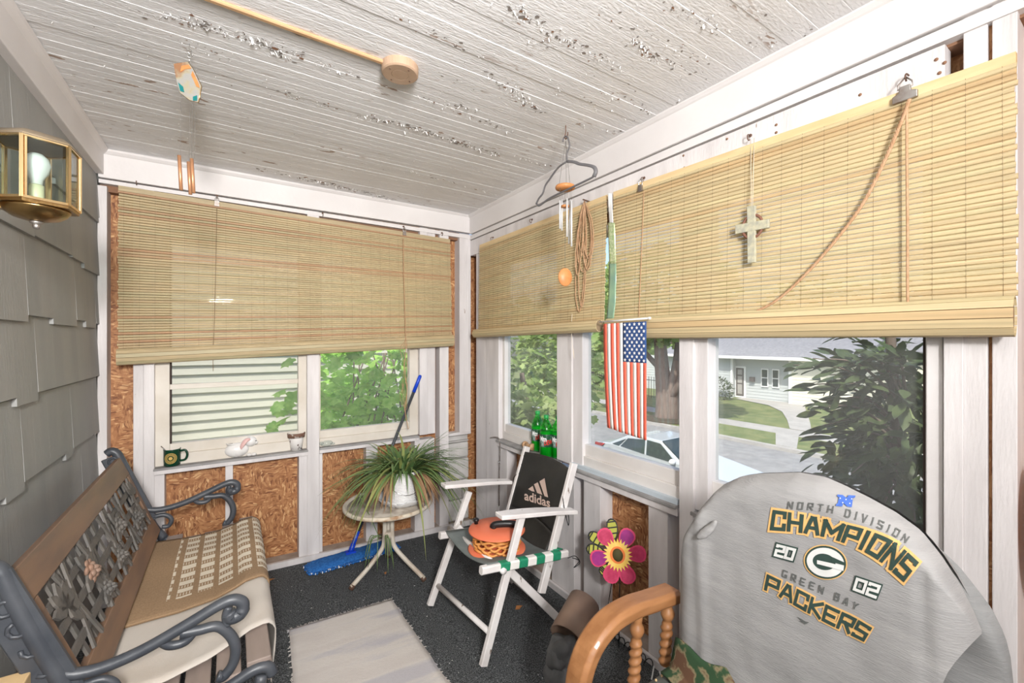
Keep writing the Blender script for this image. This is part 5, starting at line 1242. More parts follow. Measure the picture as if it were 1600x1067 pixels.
# ================================================================== OAK ARMCHAIR with sweatshirt
CX = 1.15
t = thing('oak_armchair','oak armchair with curved arm and twisted spindles under the grey sweatshirt','chair',(.95,.5,fz(.95)))
def arm(yc):
    P = [V((1.16,yc,.630)),V((1.05,yc,.640)),V((.97,yc,.648)),V((.885,yc,.640)),V((.815,yc,.600)),V((.775,yc,.535)),V((.765,yc,.46)),V((.768,yc,.40))]
    P = cr(P,5); b = MB(); n_ = len(P); vs=[]
    for i,p in enumerate(P):
        d = (P[min(i+1,n_-1)]-P[max(i-1,0)]).normalized(); up = V((d.z,0,-d.x)); up = up if up.z>0 or abs(up.z)<.3 and up.x<0 else -up
        if i and up.dot(pu)<0: up=-up
        pu = up; h,w_ = .020,.036
        for a_,c_ in ((-1,-.6),(-.85,-1),(.85,-1),(1,-.6),(1,.5),(.7,1),(-.7,1),(-1,.5)): vs.append(p+V((0,w_*a_,0))+up*h*c_)
    fs=[[8*i+j,8*i+(j+1)%8,8*i+8+(j+1)%8,8*i+8+j] for i in range(n_-1) for j in range(8)]+[list(range(8))[::-1],[8*(n_-1)+j for j in range(8)]]
    b.add(vs,fs,0,False); b.build('arm_rest','oak',t,bevel=.003)
def spindle(x,yc,z0=.42,z1=.625):
    b = MB(); prof=[]; n_=46
    vs=[]; N=14; hgt = z1-z0
    for i in range(n_+1):
        s_=i/n_; z=z0+hgt*s_
        if s_<.58: r_=.0165; ph=True
        elif s_<.64: r_=lerp(.0165,.012,(s_-.58)/.06); ph=False
        elif s_<.84: r_=.012+.009*math.sin((s_-.64)/.20*PI); ph=False
        else: r_=.0125+.002*math.sin((s_-.84)/.16*PI); ph=False
        for j in range(N):
            a=2*PI*j/N; rr_=r_*(1+.17*math.cos(a*1-s_*52)) if ph else r_
            vs.append(V((x+(1-s_)*-.02+rr_*math.cos(a),yc+rr_*math.sin(a),z)))
    fs=[[i*N+j,i*N+(j+1)%N,(i+1)*N+(j+1)%N,(i+1)*N+j] for i in range(n_) for j in range(N)]
    b.add(vs,fs,0,True); b.build('twisted_spindle','oak',t)
for yc in (.865,.145):
    arm(yc); spindle(1.005,yc); spindle(1.145,yc)
MB().box((.74,.16,.35),(1.22,.85,.40)).build('seat_frame','oak',t,bevel=.01)
for x,y in ((.79,.20),(.79,.81),(1.18,.20),(1.18,.81)): MB().tube([V((x,y,fz(x)+.003)),V((x,y,.2)),V((x,y,.36))],[.015,.024,.018],12).build('leg','oak',t)
for y in (.33,.74): MB().beam((1.165,y,.38),(1.168,y,.93),.03,.022,(0,1,0)).build('back_post','oak',t,bevel=.006)
MB().beam((1.166,.30,.93),(1.166,.74,.93),.022,.08).build('crest_rail','oak',t,bevel=.01)
MB().beam((1.166,.25,.6),(1.166,.74,.6),.02,.06).build('back_rail','oak',t,bevel=.006)
def cush(a,c):
    x=lerp(.745,1.17,a); y=lerp(.19,.845,c); e=min(a,1-a,c,1-c); return V((x,y,.418+.045*min(1,(e/.12))**.5+.004*math.sin(a*9)*math.sin(c*9)))
b=MB().grid(cush,20,24); b.grid(lambda a,c: cush(a,c)*1 if 0 else V((lerp(.745,1.17,a),lerp(.19,.845,c),.403)),1,1,flip=True)
b.build('seat_cushion','cushion',t)
b=MB()
for i in range(14): p=cush(.10+.8*i/13,.955); b.ball(p+V((0,0,.002)),.004,6)
for i in range(8): p=cush(.07,.1+.8*i/7); b.ball(p+V((0,0,.002)),.004,6)
tag(b.build('button_tufts','pine',t),kind='stuff')
# sweatshirt
PXc=lambda u,v: onX(u,v,CX)
ZT=[(1068,930),(1074,880),(1084,822),(1104,790),(1130,757),(1158,744),(1185,740),(1250,738),(1290,745),(1320,758),(1360,778),(1400,800),(1440,829),(1470,866),(1500,912),(1522,955),(1534,985)]
ZB=[(1068,990),(1080,1008),(1110,1030),(1180,1068),(1300,1140),(1400,1180),(1450,1150),(1475,1075),(1495,1028),(1520,1000),(1534,990)]
U_a,U_b=1068,1534
def shirt(a,c,front=True):
    # a 0..1 across in plane coords (left of photo -> right)
    ya,yb_=yr_(U_a),yr_(U_b); y=lerp(ya,yb_,a); u=U0+F*((CX*C-y*S)/(CX*S+y*C))
    tt=CX*S+y*C; zt=H-(interp(ZT,u)-V0)*tt/F; zb=H-(interp(ZB,u)-V0)*tt/F; z=lerp(zt,zb,c)
    ea=max(0,min(1,min(a,1-a)/.10)); ec=max(0,min(1,c/.10)); k=(1-(1-ea)**2)**.5*(1-(1-ec)**2)**.5
    wr_=.006*noise.noise(V((y*6,z*2.2,0)))+.0045*math.sin(y*30+z*16)*max(0,.65-z)*2+.003*noise.noise(V((y*20,z*14,4)))
    bul=.058*k+wr_*k
    # long vertical fold at left and diagonal fold at right
    bul+=k*(.006*math.exp(-((u-1112-(.9-z)*20)/9)**2) - .005*math.exp(-((u-1455-(1.0-z)*40)/10)**2))
    return V((CX-bul if front else CX+.028*k+.012,y,z))
def yr_(u): return onX(u,V0,CX).y
o=thing('sweatshirt','grey football division champions sweatshirt draped over the oak armchair','sweatshirt',(CX,.5,.75)); sh=o
gb=MB().grid(lambda a,c: shirt(a,c),72,44,flip=True); gb.grid(lambda a,c: shirt(a,c,False),36,22); gb.build('shirt_body','shirt',o)
# sleeve
CS=CX+.035
ZT2=[(1440,838),(1470,858),(1500,886),(1530,924),(1550,951),(1566,983),(1577,1012),(1584,1060),(1586,1090)]
def sleeve(a,c,s_=1):
    ya,yb_=onX(1440,V0,CS).y,onX(1586,V0,CS).y; y=lerp(ya,yb_,a); tt=CS*S+y*C; u=U0+F*((CS*C-y*S)/tt); zt=H-(interp(ZT2,u)-V0)*tt/F; z=lerp(zt,.50,c); k=max(0,1-(2*a-1)**4)**.5*max(0,1-(1-min(1,c/.12))**2)**.5
    return V((CS-s_*.030*k+.004*k*math.sin(z*38+a*3),y,z))
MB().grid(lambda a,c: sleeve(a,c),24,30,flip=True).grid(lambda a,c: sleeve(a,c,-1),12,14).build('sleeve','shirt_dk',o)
# folded cuff bump at the left shoulder
b=MB(); P=[shirt(*inv(shirt,u,v,.06,.3))+V((-.014,0,0)) for u,v in ((1094,838),(1104,832),(1116,822),(1124,812))]
b.tube(cr(P,5),[.004,.007,.009,.010,.012,.013,.013,.013,.013,.012,.011,.010,.009,.008,.006,.003],10,flat=.7); b.build('folded_cuff','shirt',o)
def on_shirt(u,v,lift=.0022):
    a,c=inv(shirt,u,v,min(1,max(0,(u-1068)/466)),.35); p=shirt(a,c); return p+V((-lift,-lift*.3,lift*.2))
def arc(pts,ref=None):   # pixel polyline -> fn(s) giving point
    P=cr([V((u,v,0)) for u,v in pts],8); Q=cr([V((u,v,0)) for u,v in (ref or pts)],8); L_=[0]
    for i in range(1,len(P)): L_.append(L_[-1]+(Q[i]-Q[i-1]).length)
    def f(s_):
        d=s_*L_[-1]
        for i in range(1,len(P)):
            if L_[i]>=d-1e-6: k=(d-L_[i-1])/max(1e-9,L_[i]-L_[i-1]); return P[i-1].lerp(P[i],k)
        return P[-1]
    return f
def word(b,s_,bot,top,bold,mi,lift,space=1.0,grow=0):
    fb_,ft_=arc(bot),arc(top,bot)
    def fn(x,y):
        p=fb_(min(1,max(0,x))).lerp(ft_(min(1,max(0,x))),y); return on_shirt(p.x,p.y,lift)
    put_text(b,s_,fn,bold,mi,1,space)
def band(b,bot,top,mi,lift,n_=40,g=2.5):
    fb_,ft_=arc(bot),arc(top,bot); P=[]
    up=[];dnn=[]
    for i in range(n_+1):
        s_=i/n_; p0_,p1_=fb_(s_),ft_(s_); d=(p1_-p0_).normalized(); up.append(on_shirt(*(p1_+d*g)[:2],lift)); dnn.append(on_shirt(*(p0_-d*g)[:2],lift))
    b.add(dnn+up,[[i,i+1,i+n_+2,i+n_+1] for i in range(n_)],mi)
GL={'C':[[(1,.74),(1,1),(0,1),(0,0),(1,0),(1,.26)]],'H':[[(0,0),(0,1)],[(1,0),(1,1)],[(0,.5),(1,.5)]],'A':[[(0,0),(.4,1),(.6,1),(1,0)],[(.2,.33),(.8,.33)]],'M':[[(0,0),(0,1),(.5,.3),(1,1),(1,0)]],
'P':[[(0,0),(0,1),(1,1),(1,.45),(0,.45)]],'I':[[(.5,0),(.5,1)]],'O':[[(0,0),(0,1),(1,1),(1,0),(0,0)]],'N':[[(0,0),(0,1),(1,0),(1,1)]],'S':[[(1,.93),(1,1),(0,1),(0,.52),(1,.48),(1,0),(0,0),(0,.07)]],
'K':[[(0,0),(0,1)],[(1,1),(.08,.5),(1,0)]],'E':[[(1,1),(0,1),(0,0),(1,0)],[(0,.5),(.8,.5)]],'R':[[(0,0),(0,1),(1,1),(1,.5),(0,.5)],[(.4,.5),(1,0)]],'T':[[(0,1),(1,1)],[(.5,0),(.5,1)]],'D':[[(0,0),(0,1),(.8,1),(1,.75),(1,.25),(.8,0),(0,0)]],
'V':[[(0,1),(.5,0),(1,1)]],'G':[[(1,.96),(1,1),(0,1),(0,0),(1,0),(1,.38),(.7,.38)]],'B':[[(0,0),(0,1),(.9,1),(.9,.5),(0,.5)],[(.9,.5),(1,.4),(1,0),(0,0)]],'Y':[[(0,1),(.5,.5),(1,1)],[(.5,.5),(.5,0)]],
'2':[[(0,.92),(0,1),(1,1),(1,.52),(0,.48),(0,0),(1,0)]],'0':[[(0,0),(0,1),(1,1),(1,0),(0,0)]]}
def block(b,s_,bot,top,th,mi,lift,gap=.5,grow=0,slant=0):
    """block letters stroked along two guide curves; th = stroke in px, gap = letter gap / letter width"""
    fb_,ft_=arc(bot),arc(top,bot); W_=sum((V(bot[i+1])-V(bot[i])).length for i in range(len(bot)-1)); Hh=(V(top[0])-V(bot[0])).length
    wd=[.30 if c=='I' else .45 if c==' ' else 1.35 if c=='M' else 1 for c in s_]; tot=sum(wd)+gap*(len(s_)-1); un=(W_-th)/tot; x=th/2
    def fn(px,py):
        py=min(1.15,max(-.15,py/Hh)); fx=min(1,max(0,px/W_)); a_=fb_(fx); c_=ft_(fx); p=a_+(c_-a_)*py
        if px<0 or px>W_: d=(fb_(min(1,fx+.01))-fb_(max(0,fx-.01))).normalized(); p=p+d*(px if px<0 else px-W_)
        return on_shirt(p.x,p.y,lift)
    for c,w_ in zip(s_,wd):
        for pl in GL.get(c,[]):
            Q=[V((x+un*w_*p[0],th/2+(Hh-th)*p[1],0)) for p in pl]
            for i in range(len(Q)-1):
                d=(Q[i+1]-Q[i]).normalized(); e=V((-d.y,d.x,0)); r_=th/2+grow; a_,c_=Q[i]-d*r_*.96,Q[i+1]+d*r_*.96
                n_=max(1,int((c_-a_).length/8)); up=[];dn_=[]
                for k in range(n_+1): m_=a_.lerp(c_,k/n_); up.append(fn((m_+e*r_).x,(m_+e*r_).y)); dn_.append(fn((m_-e*r_).x,(m_-e*r_).y))
                b.add(dn_+up,[[k,k+1,k+n_+2,k+n_+1] for k in range(n_)],mi)
        x+=un*(w_+gap)
CB=[(1203,828),(1240,831),(1275,836),(1310,845),(1345,859),(1375,877),(1412,909)]; CT=[(1208,796),(1242,801),(1280,808),(1320,818),(1360,829),(1400,847),(1436,878)]
b=MB(); block(b,'CHAMPIONS',CB,CT,6.0,1,.0022,.42,3.6); block(b,'CHAMPIONS',CB,CT,6.0,0,.0036,.42)
PB=[(1194,921),(1222,934),(1255,953),(1290,972),(1320,987),(1350,1002)]; PT=[(1199,896),(1228,910),(1262,927),(1297,946),(1332,962),(1363,980)]
block(b,'PACKERS',PB,PT,5.0,1,.0022,.38,2.4); block(b,'PACKERS',PB,PT,5.0,0,.0036,.38)
block(b,'NORTH DIVISION',[(1230,795),(1262,797),(1295,801),(1330,810),(1365,822),(1395,836),(1415,848)],[(1232,783),(1264,785),(1297,789),(1333,797),(1369,809),(1401,824),(1422,838)],1.8,2,.003,1.25)
block(b,'GREEN BAY',[(1222,900),(1250,913),(1280,926),(1310,940),(1338,953)],[(1224,889),(1252,901),(1283,914),(1314,928),(1343,943)],1.8,2,.003,1.3)
for gr,mi,lf in ((2.2,0,.0026),(0,3,.0040)):
    block(b,'20',[(1209,868),(1239,876)],[(1214,849),(1245,857)],4.2,mi,lf,.42,gr); block(b,'02',[(1332,921),(1369,935)],[(1338,901),(1377,914)],4.4,mi,lf,.42,gr)
def ell(cx_,cy_,rx,ry,rot,n_=40): return [(cx_+rx*math.cos(a)*math.cos(rot)-ry*math.sin(a)*math.sin(rot),cy_+rx*math.cos(a)*math.sin(rot)+ry*math.sin(a)*math.cos(rot)) for a in [2*PI*i/n_ for i in range(n_)]]
def fillp(pts,mi,lift):
    P=[on_shirt(u,v,lift) for u,v in pts]; c_=on_shirt(sum(p[0] for p in pts)/len(pts),sum(p[1] for p in pts)/len(pts),lift); n_=len(P)
    b.add(P+[c_],[[i,(i+1)%n_,n_] for i in range(n_)],mi)
rot=.22; gx,gy=1290,878
fillp(ell(gx,gy,34.5,27,rot),1,.0024); fillp(ell(gx,gy,32.5,25.5,rot),0,.0032); fillp(ell(gx,gy,29.5,22.5,rot),3,.0040); fillp(ell(gx-2,gy-1,18,12.5,rot),0,.0048)
fillp([(1300,869),(1320,878),(1321,883),(1300,877)],0,.0052); fillp([(1277,874),(1300,879),(1319,884.5),(1318,891),(1300,886),(1277,880)],3,.0058)
# blue slanted block letter N emblem with tiny stars
fillp([(1309,772),(1317,773),(1327,781),(1328,776),(1325,776),(1326,773),(1337,774),(1336,777),(1333,777),(1331,792),(1324,791),(1315,783),(1314,787),(1317,788),(1316,791),(1306,790),(1307,787),(1309,786),(1311,776),(1308,775)],4,.003)
for u,v in ((1313,778),(1317,785),(1322,780),(1328,786),(1331,779)): fillp(ell(u,v,1,1,0,6),3,.0040)
# thin maker mark
fillp([(1245,962),(1262,972),(1258,975)],2,.003); fillp([(1247,969),(1265,971),(1260,974)],2,.0034)
b.build('chest_print',['ink_green','ink_gold','ink_grey','ink_white','ink_blue'],sh)
# camouflage cloth under the sweatshirt
def camo(a,c):
    p0_=onX(lerp(1066,1190,a),lerp(1012,1085,a),CX-.045); return V((p0_.x-.07*c-.02*math.sin(a*4),p0_.y+.02*(1-a),max(.468,p0_.z+.02-.20*c)+.006*math.sin(a*12)))
o=MB().grid(camo,20,14).build('camouflage_cloth','camo',solid=.006); tag(o,'green and brown camouflage cloth crumpled on armchair under the sweatshirt','cloth')

# ================================================================== JUNK BESIDE THE ARMCHAIR
tb=onF(880,1020); 
a_=onT(912,972,1.62); a_.z=.135
ax_=V((-.75,-.30,-.35)).normalized()
p0_=onT(905,975,1.60); t=thing('tube_planter','open brown leather-look tube lying beside the armchair','tube',p0_)
c1=onT(886,998,1.50); c0=c1-ax_*.15
sd=ax_.orthogonal().normalized(); s2=ax_.cross(sd)
b=MB(); N=28
vs=[e+(sd*math.cos(2*PI*j/N)+s2*math.sin(2*PI*j/N))*rr_ for e,rr_ in ((c1,.064),(c0,.058),(c0,.050),(c1,.058)) for j in range(N)]
b.add(vs,[[i*N+j,i*N+(j+1)%N,((i+1)%4)*N+(j+1)%N,((i+1)%4)*N+j] for i in range(4) for j in range(N)],0,True); b.build('tube_wall','leather',t)
zmin=c1.z-.08
tt_=thing('rubber_boot','crumpled dark grey rubber boot spilling from the brown tube','boot',c1+ax_*.03)
cb=c1+ax_*.035+V((0,0,-.012)); MB().ball(cb,(.05,.05,.058),18,jit=.5,seed=4).ball(cb+V((-.035,-.01,-.05)),(.045,.045,.04),16,jit=.5,seed=8).build('boot_upper','greylump',tt_,subsurf=1)
p=onT(868,1032,1.45); MB().ball(V((p.x,p.y,max(.045,p.z))),(.03,.035,.035),14,jit=.4,seed=2).build('boot_toe','greylump',tt_)
MB().ball(V((cb.x-.01,cb.y+.01,.07)),(.055,.055,.05),14,jit=.3,seed=5).build('boot_sole','greylump',tt_)
t=thing('black_tote','black cloth tote with pale piping on the floor under the armchair arm','bag',onT(890,1060,1.40))
q4=[onT(868,1038,1.42),onT(915,1036,1.42),onT(925,1082,1.36),onT(872,1085,1.36)]; cc=sum(q4,V((0,0,0)))/4
zb=fz(.8)+.004
top_=[V((p.x,p.y,max(p.z,.10))) for p in q4]
MB().hexa([V((p.x,p.y,zb)) for p in q4],[V((p.x,p.y,.155)) for p in q4]).build('tote_body','navy',t,bevel=.012)
MB().tube([V((p.x,p.y,.157)) for p in q4],.003,6,closed=True).build('piping','piping',t)
# white looped cord under the spindles and black coiled wire along plate
o=MB().tube(cr([onF(1018,1062),onF(1025,1030)+V((0,0,.01)),onF(1035,1012)+V((0,0,.03)),onF(1048,1016)+V((0,0,.02)),onF(1040,1030)+V((0,0,.01)),onF(1030,1040),onF(1036,1062),onF(1060,1075)],6),.0035,6).build('white_cord','white'); tag(o,'loops of thin white cord on floor behind the twisted spindles','cord')
P=[]; pa,pb=onF(948,972),onF(1036,1034)
for i in range(150): k=i/149; p=pa.lerp(pb,k); p.x=XR-.032; P.append(p+V((-.012*math.cos(i*.45)-.006,.004*math.sin(i*.2),.026+.014*math.sin(i*.45))))
o=MB().tube(P,.0022,5).build('coiled_wire','black'); tag(o,'black coiled wire lying along the base of street-side wall','wire')
# wood piece bottom left
o=MB().box((-.345,1.02,fz(-.3)+.0),(-.275,1.12,.36)).build('wood_offcut','pine',bevel=.003)
p=onT(18,1064,.95); o.location=(p.x+.3,p.y-1.09,p.z-.36+.0); 
for v_ in o.data.vertices:
    if v_.co.z < .2: v_.co.z = fz(-.3)-(p.z-.36)
tag(o,'pale wood offcut standing against the near end of bench','wood')
# fallen leaves and litter
def fallen(u,v,s_,an,lab):
    p=onF(u,v); p.z+=.006; d=V((math.cos(an),math.sin(an),0)); e=V((-d.y,d.x,0)); pts=[p-d*s_,p-d*s_*.3+e*s_*.5+V((0,0,.008)),p+d*s_*.4+e*s_*.35+V((0,0,.004)),p+d*s_,p+d*s_*.4-e*s_*.35+V((0,0,.008)),p-d*s_*.3-e*s_*.45]
    o=MB().add(pts+[p+V((0,0,.001))],[[i,(i+1)%6,6] for i in range(6)]).build('fallen_leaf','dryleaf',solid=.001); tag(o,lab,'leaf',None)
fallen(418,910,.040,.3,'orange dry leaf on carpet beside the mat end of the bench'); fallen(602,897,.014,1.2,'small rusty leaf on carpet under the round table'); fallen(811,951,.026,.1,'tan dry leaf on carpet behind the folding chair leg')
b=MB()
for i in range(240):
    p=onF(R.uniform(430,900),R.uniform(860,1062)); 
    if p.x>XR-.05 or p.y>YB-.06: continue
    p.z+=.003; s_=R.uniform(.0012,.0035)*(1.5 if R.random()<.12 else 1); a=R.random()*6; d=V((math.cos(a),math.sin(a),0)); e=V((-d.y,d.x,0)); b.add([p-d*s_,p+e*s_*.5,p+d*s_,p-e*s_*.6+V((0,0,.001))],[(0,1,2,3)])
o=b.build('paint_crumbs','flake_white'); tag(o,'tiny white paint crumbs scattered over the carpet','crumbs',kind='stuff')
# red cushion at the far right edge
def rc_(a,c): return V((XR+.01+.03*math.cos(a*2*PI)-.0,yr(1593)-.09+.075*math.sin(a*2*PI)*1.0,lerp(.76,1.20,c)))
o=MB().ball((XR-.012,yr(1593,XR)-.060,1.0),(.030,.05,.15),18).build('seat_pad','redcush'); tag(o,'faded red seat pad hanging past the last white post','cushion')

# ================================================================== OUTSIDE
GZ=-2.78
M['dark_soil']=mat('dark_bed_soil',(.05,.045,.03),.95)
def gx(x): # ground height falls from the porch to the street
    return interp([(1.6,-.9),(6.0,-1.5),(8.3,GZ+.12),(8.8,GZ+.12)],x)
b=MB().grid(lambda a,c: V((lerp(1.7,8.0,a),lerp(-12,30,c),gx(lerp(1.7,8.0,a)))),10,8)
b.grid(lambda a,c: V((lerp(-9,1.7,a),lerp(3.1,30,c),-.9)),4,8)
tag(b.build('ground','grassm'),'grass bank around the porch',kind='structure')
b=MB().box((8.0,-30,GZ-.3),(8.5,70,GZ+.12)); tag(b.build('near_kerb','concrete'),'near kerb of street',kind='structure')
b=MB().box((8.5,-30,GZ-.3),(17.6,70,GZ)); tag(b.build('road','road'),'sunlit asphalt street',kind='structure')
b=MB().box((17.6,-30,GZ-.3),(17.85,70,GZ+.13)); tag(b.build('far_kerb','concrete'),'far kerb of street',kind='structure')
b=MB().box((17.85,-30,GZ-.3),(20.2,70,GZ+.12)); tag(b.build('grass_strip','grassm'),'narrow grass strip between street and far footpath',kind='structure')
b=MB().box((20.2,-30,GZ-.3),(21.6,70,GZ+.13)); tag(b.build('sidewalk','concrete'),'far concrete footpath',kind='structure')
b=MB().grid(lambda a,c: V((lerp(21.6,60,a),lerp(-40,90,c),GZ+.12+min(1,a*5)*.22)),20,4); tag(b.build('lawn','grassm'),'lawn of the house across street',kind='structure')
# paved walk from the street to the house
def yat(u,v,X): return onX(u,v,X).y
MB_=MB()
MB_.add([V((17.85,yat(1212,690,17.85),GZ+.14)),V((17.85,yat(1245,690,17.85),GZ+.14)),V((20.2,yat(1248,675,20.2),GZ+.14)),V((20.2,yat(1212,675,20.2),GZ+.14))],[(0,1,2,3)])
w0=[(21.6,1234),(23.5,1230),(25.6,1222),(27.2,1200),(28.2,1150)]; w1=[(21.6,1268),(23.5,1266),(25.6,1262),(27.8,1258),(29.2,1258)]
P0=[V((x,yat(u,650,x),GZ+.13+min(1,(x-21.6)/7.6)*.22+.02)) for x,u in w0]; P1=[V((x,yat(u,650,x),GZ+.13+min(1,(x-21.6)/7.6)*.22+.02)) for x,u in w1]
MB_.add(P0+P1,[[i,i+1,i+6,i+5] for i in range(4)]); MB_.add([P0[3],P0[4],V((29.4,P0[4].y,P0[4].z)),V((29.4,P1[4].y,P0[4].z))],[(0,1,2,3)])
tag(MB_.build('front_walk','concrete',solid=.02),'pale curved front walk',kind='structure')
# house across the street
HX=28.6; t=thing('house','white single-storey house with recessed grey porch across street','house',(HX,14,GZ+.3)); hz=GZ+.34
yc0=yat(1234,600,HX); yc1=yat(1144,600,HX); ybay=yat(1060,600,HX); yright=yat(1330,600,HX); ze=H-(562-V0)*1.0/F*(HX*S+yc0*C); 
def lap(x,y0_,y1_,z0_,z1_,m,n_):
    for i in range(n_):
        za,zb2=lerp(z0_,z1_,i/n_),lerp(z0_,z1_,(i+1)/n_); MB().hexa([V((x,y0_,za)),V((x,y1_,za)),V((x+.03,y1_,za)),V((x+.03,y0_,za))],[V((x+.02,y0_,zb2)),V((x+.02,y1_,zb2)),V((x+.03,y1_,zb2)),V((x+.03,y0_,zb2))]).build('siding_board',m,t)
lap(HX,yc1,ybay+4,hz-.1,ze,'siding_b',14); lap(HX,yright,yc0,hz-.1,ze,'siding',14); lap(HX+.45,yc0,yc1,hz-.1,ze,'siding_b',14)
MB().box((HX+.03,yc0-.02,hz-.1),(HX+.55,yc0,ze)).build('porch_cheek','siding',t); MB().box((HX+.03,yc1,hz-.1),(HX+.55,yc1+.02,ze)).build('porch_cheek','siding_b',t)
MB().box((HX-.06,yc0-.10,hz-.1),(HX+.06,yc0+.04,ze)).build('corner_post','white',t); MB().box((HX-.06,yc1-.04,hz-.1),(HX+.06,yc1+.08,ze)).build('corner_post','white',t)
MB().hexa([V((HX-.5,yright-.6,ze)),V((HX-.5,ybay+1.5,ze)),V((HX+6,ybay+1.5,ze+2.2)),V((HX+6,yright-.6,ze+2.2))],[V((HX-.5,yright-.6,ze+.12)),V((HX-.5,ybay+1.5,ze+.12)),V((HX+6,ybay+1.5,ze+2.35)),V((HX+6,yright-.6,ze+2.35))]).build('roof','roof',t)
MB().box((HX-.6,yright-.6,ze-.02),(HX-.48,ybay+1.5,ze+.16)).build('gutter','white',t); MB().box((HX-.5,yright-.6,ze-.02),(HX+.55,ybay+1.5,ze)).build('soffit','white',t)
MB().box((HX+.55,yright,hz-.2),(HX+7,ybay+1.5,ze)).build('house_body','siding',t)
XD=HX+.45
def yD(u): return yat(u,600,XD)
d_=MB().box((XD-.06,yD(1166),hz),(XD-.02,yD(1148),hz+2.12)).build('front_door','white',t); MB().box((XD-.075,yD(1163),hz+.12),(XD-.06,yD(1151),hz+2.0)).build('screen','doordark',d_)
for (za,zb2) in ((.25,.9),(1.0,1.45),(1.55,1.9)): MB().box((XD-.085,yD(1160.5),hz+za),(XD-.075,yD(1153.5),hz+zb2)).build('pane','concrete',d_)
for ua,ub in ((1190,1201),(1207,1218)):
    wn=MB().box((XD-.07,yD(ub),hz+.85),(XD-.02,yD(ua),hz+2.05)).build('window','white',t); 
    for za,zb2 in ((.93,1.42),(1.48,1.97)): MB().box((XD-.08,yD(ub-1.3),hz+za),(XD-.07,yD(ua+1.3),hz+zb2)).build('pane','carglass',wn)
MB().box((XD-.20,yD(1180),hz+1.15),(XD-.02,yD(1173),hz+1.45)).build('mailbox','doordark',t)
# garage / second house far right
t=thing('house','sun-bleached white house beyond the shrub leaves','house',(34,6,GZ+.3))
MB().box((34,-2,GZ),(40,9.2,GZ+3.4)).build('house_body','siding',t); MB().hexa([V((33.4,-2.6,GZ+3.4)),V((33.4,9.8,GZ+3.4)),V((37,9.8,GZ+5)),V((37,-2.6,GZ+5))],[V((33.4,-2.6,GZ+3.55)),V((33.4,9.8,GZ+3.55)),V((37,9.8,GZ+5.15)),V((37,-2.6,GZ+5.15))]).build('roof','roof',t)
# car
t=thing('car','pearl white sedan parked at the near kerb, seen through the middle window','car',(10.6,7.6,GZ))
cx0,cx1=9.75,11.5; yrr,yff=10.15,5.45
prof_=[(yrr,.45),(yrr+.02,.75),(yrr-.05,.98),(yrr-.55,1.05),(yrr-1.15,1.36),(yrr-1.7,1.44),(yrr-2.35,1.43),(yrr-3.15,1.00),(yrr-3.6,.93),(yff+.25,.80),(yff,.62),(yff,.35),(yrr-.1,.30)]
def cs(y,z,k): # cross-section x inset grows with height
    ins=0 if z<.9 else (z-.9)*.42; return V((cx0+ins if k==0 else cx1-ins, y, GZ+z))
b=MB(); n_=len(prof_); b.add([cs(y,z,0) for y,z in prof_]+[cs(y,z,1) for y,z in prof_],[[i,(i+1)%n_,(i+1)%n_+n_,i+n_] for i in range(n_)]+[list(range(n_))[::-1],[i+n_ for i in range(n_)]]); b.build('body','carwhite',t,bevel=.04)
def sideg(pts,k,off=.012): return [cs(y,z,k)+V((-off if k==0 else off,0,0)) for y,z in pts]
for k in (0,1):
    for nm,pts in (('side_window',[(yrr-1.05,1.04),(yrr-1.25,1.30),(yrr-1.85,1.37),(yrr-1.95,1.00)]),('side_window',[(yrr-2.02,1.00),(yrr-1.92,1.375),(yrr-2.38,1.36),(yrr-2.95,1.02),(yrr-2.95,.98)]),('quarter_window',[(yrr-.72,1.05),(yrr-1.18,1.27),(yrr-.98,1.04)])):
        P=sideg(pts,k); MB().add(P,[list(range(len(P)))]).build(nm,'carglass',t,solid=.01)
    for yy in (yrr-1.75,yrr-2.75): MB().tube([cs(yy,.90,k)+V((-.03 if k==0 else .03,0,0)),cs(yy-.18,.90,k)+V((-.03 if k==0 else .03,0,0))],.016,6).build('door_handle','carwhite',t)
    MB().ball(cs(yrr-2.95,1.0,k)+V((-.12 if k==0 else .12,0,.03)),(.11,.07,.075),12).build('mirror','white',t)
    for yy in (yrr-.95,yff+.9): MB().tube([V((cx0-.01 if k==0 else cx1-.2,yy,GZ+.33)),V((cx0+.2 if k==0 else cx1+.01,yy,GZ+.33))],.33,24).build('wheel','tyre',t)
    P=sideg([(yrr-.02,.98),(yrr-.02,.82),(yrr-.30,.90),(yrr-.42,1.0)],k); MB().add(P,[list(range(4))]).build('tail_lamp','red',t,solid=.03)
P=[V((x,y,z)) for x,y,z in ((cx0+.22,yrr-2.42,GZ+1.435),(cx1-.22,yrr-2.42,GZ+1.435),(cx1-.10,yrr-3.12,GZ+1.03),(cx0+.10,yrr-3.12,GZ+1.03))]
MB().add(P,[(0,1,2,3)]).build('windscreen','carglass',t,solid=.02)
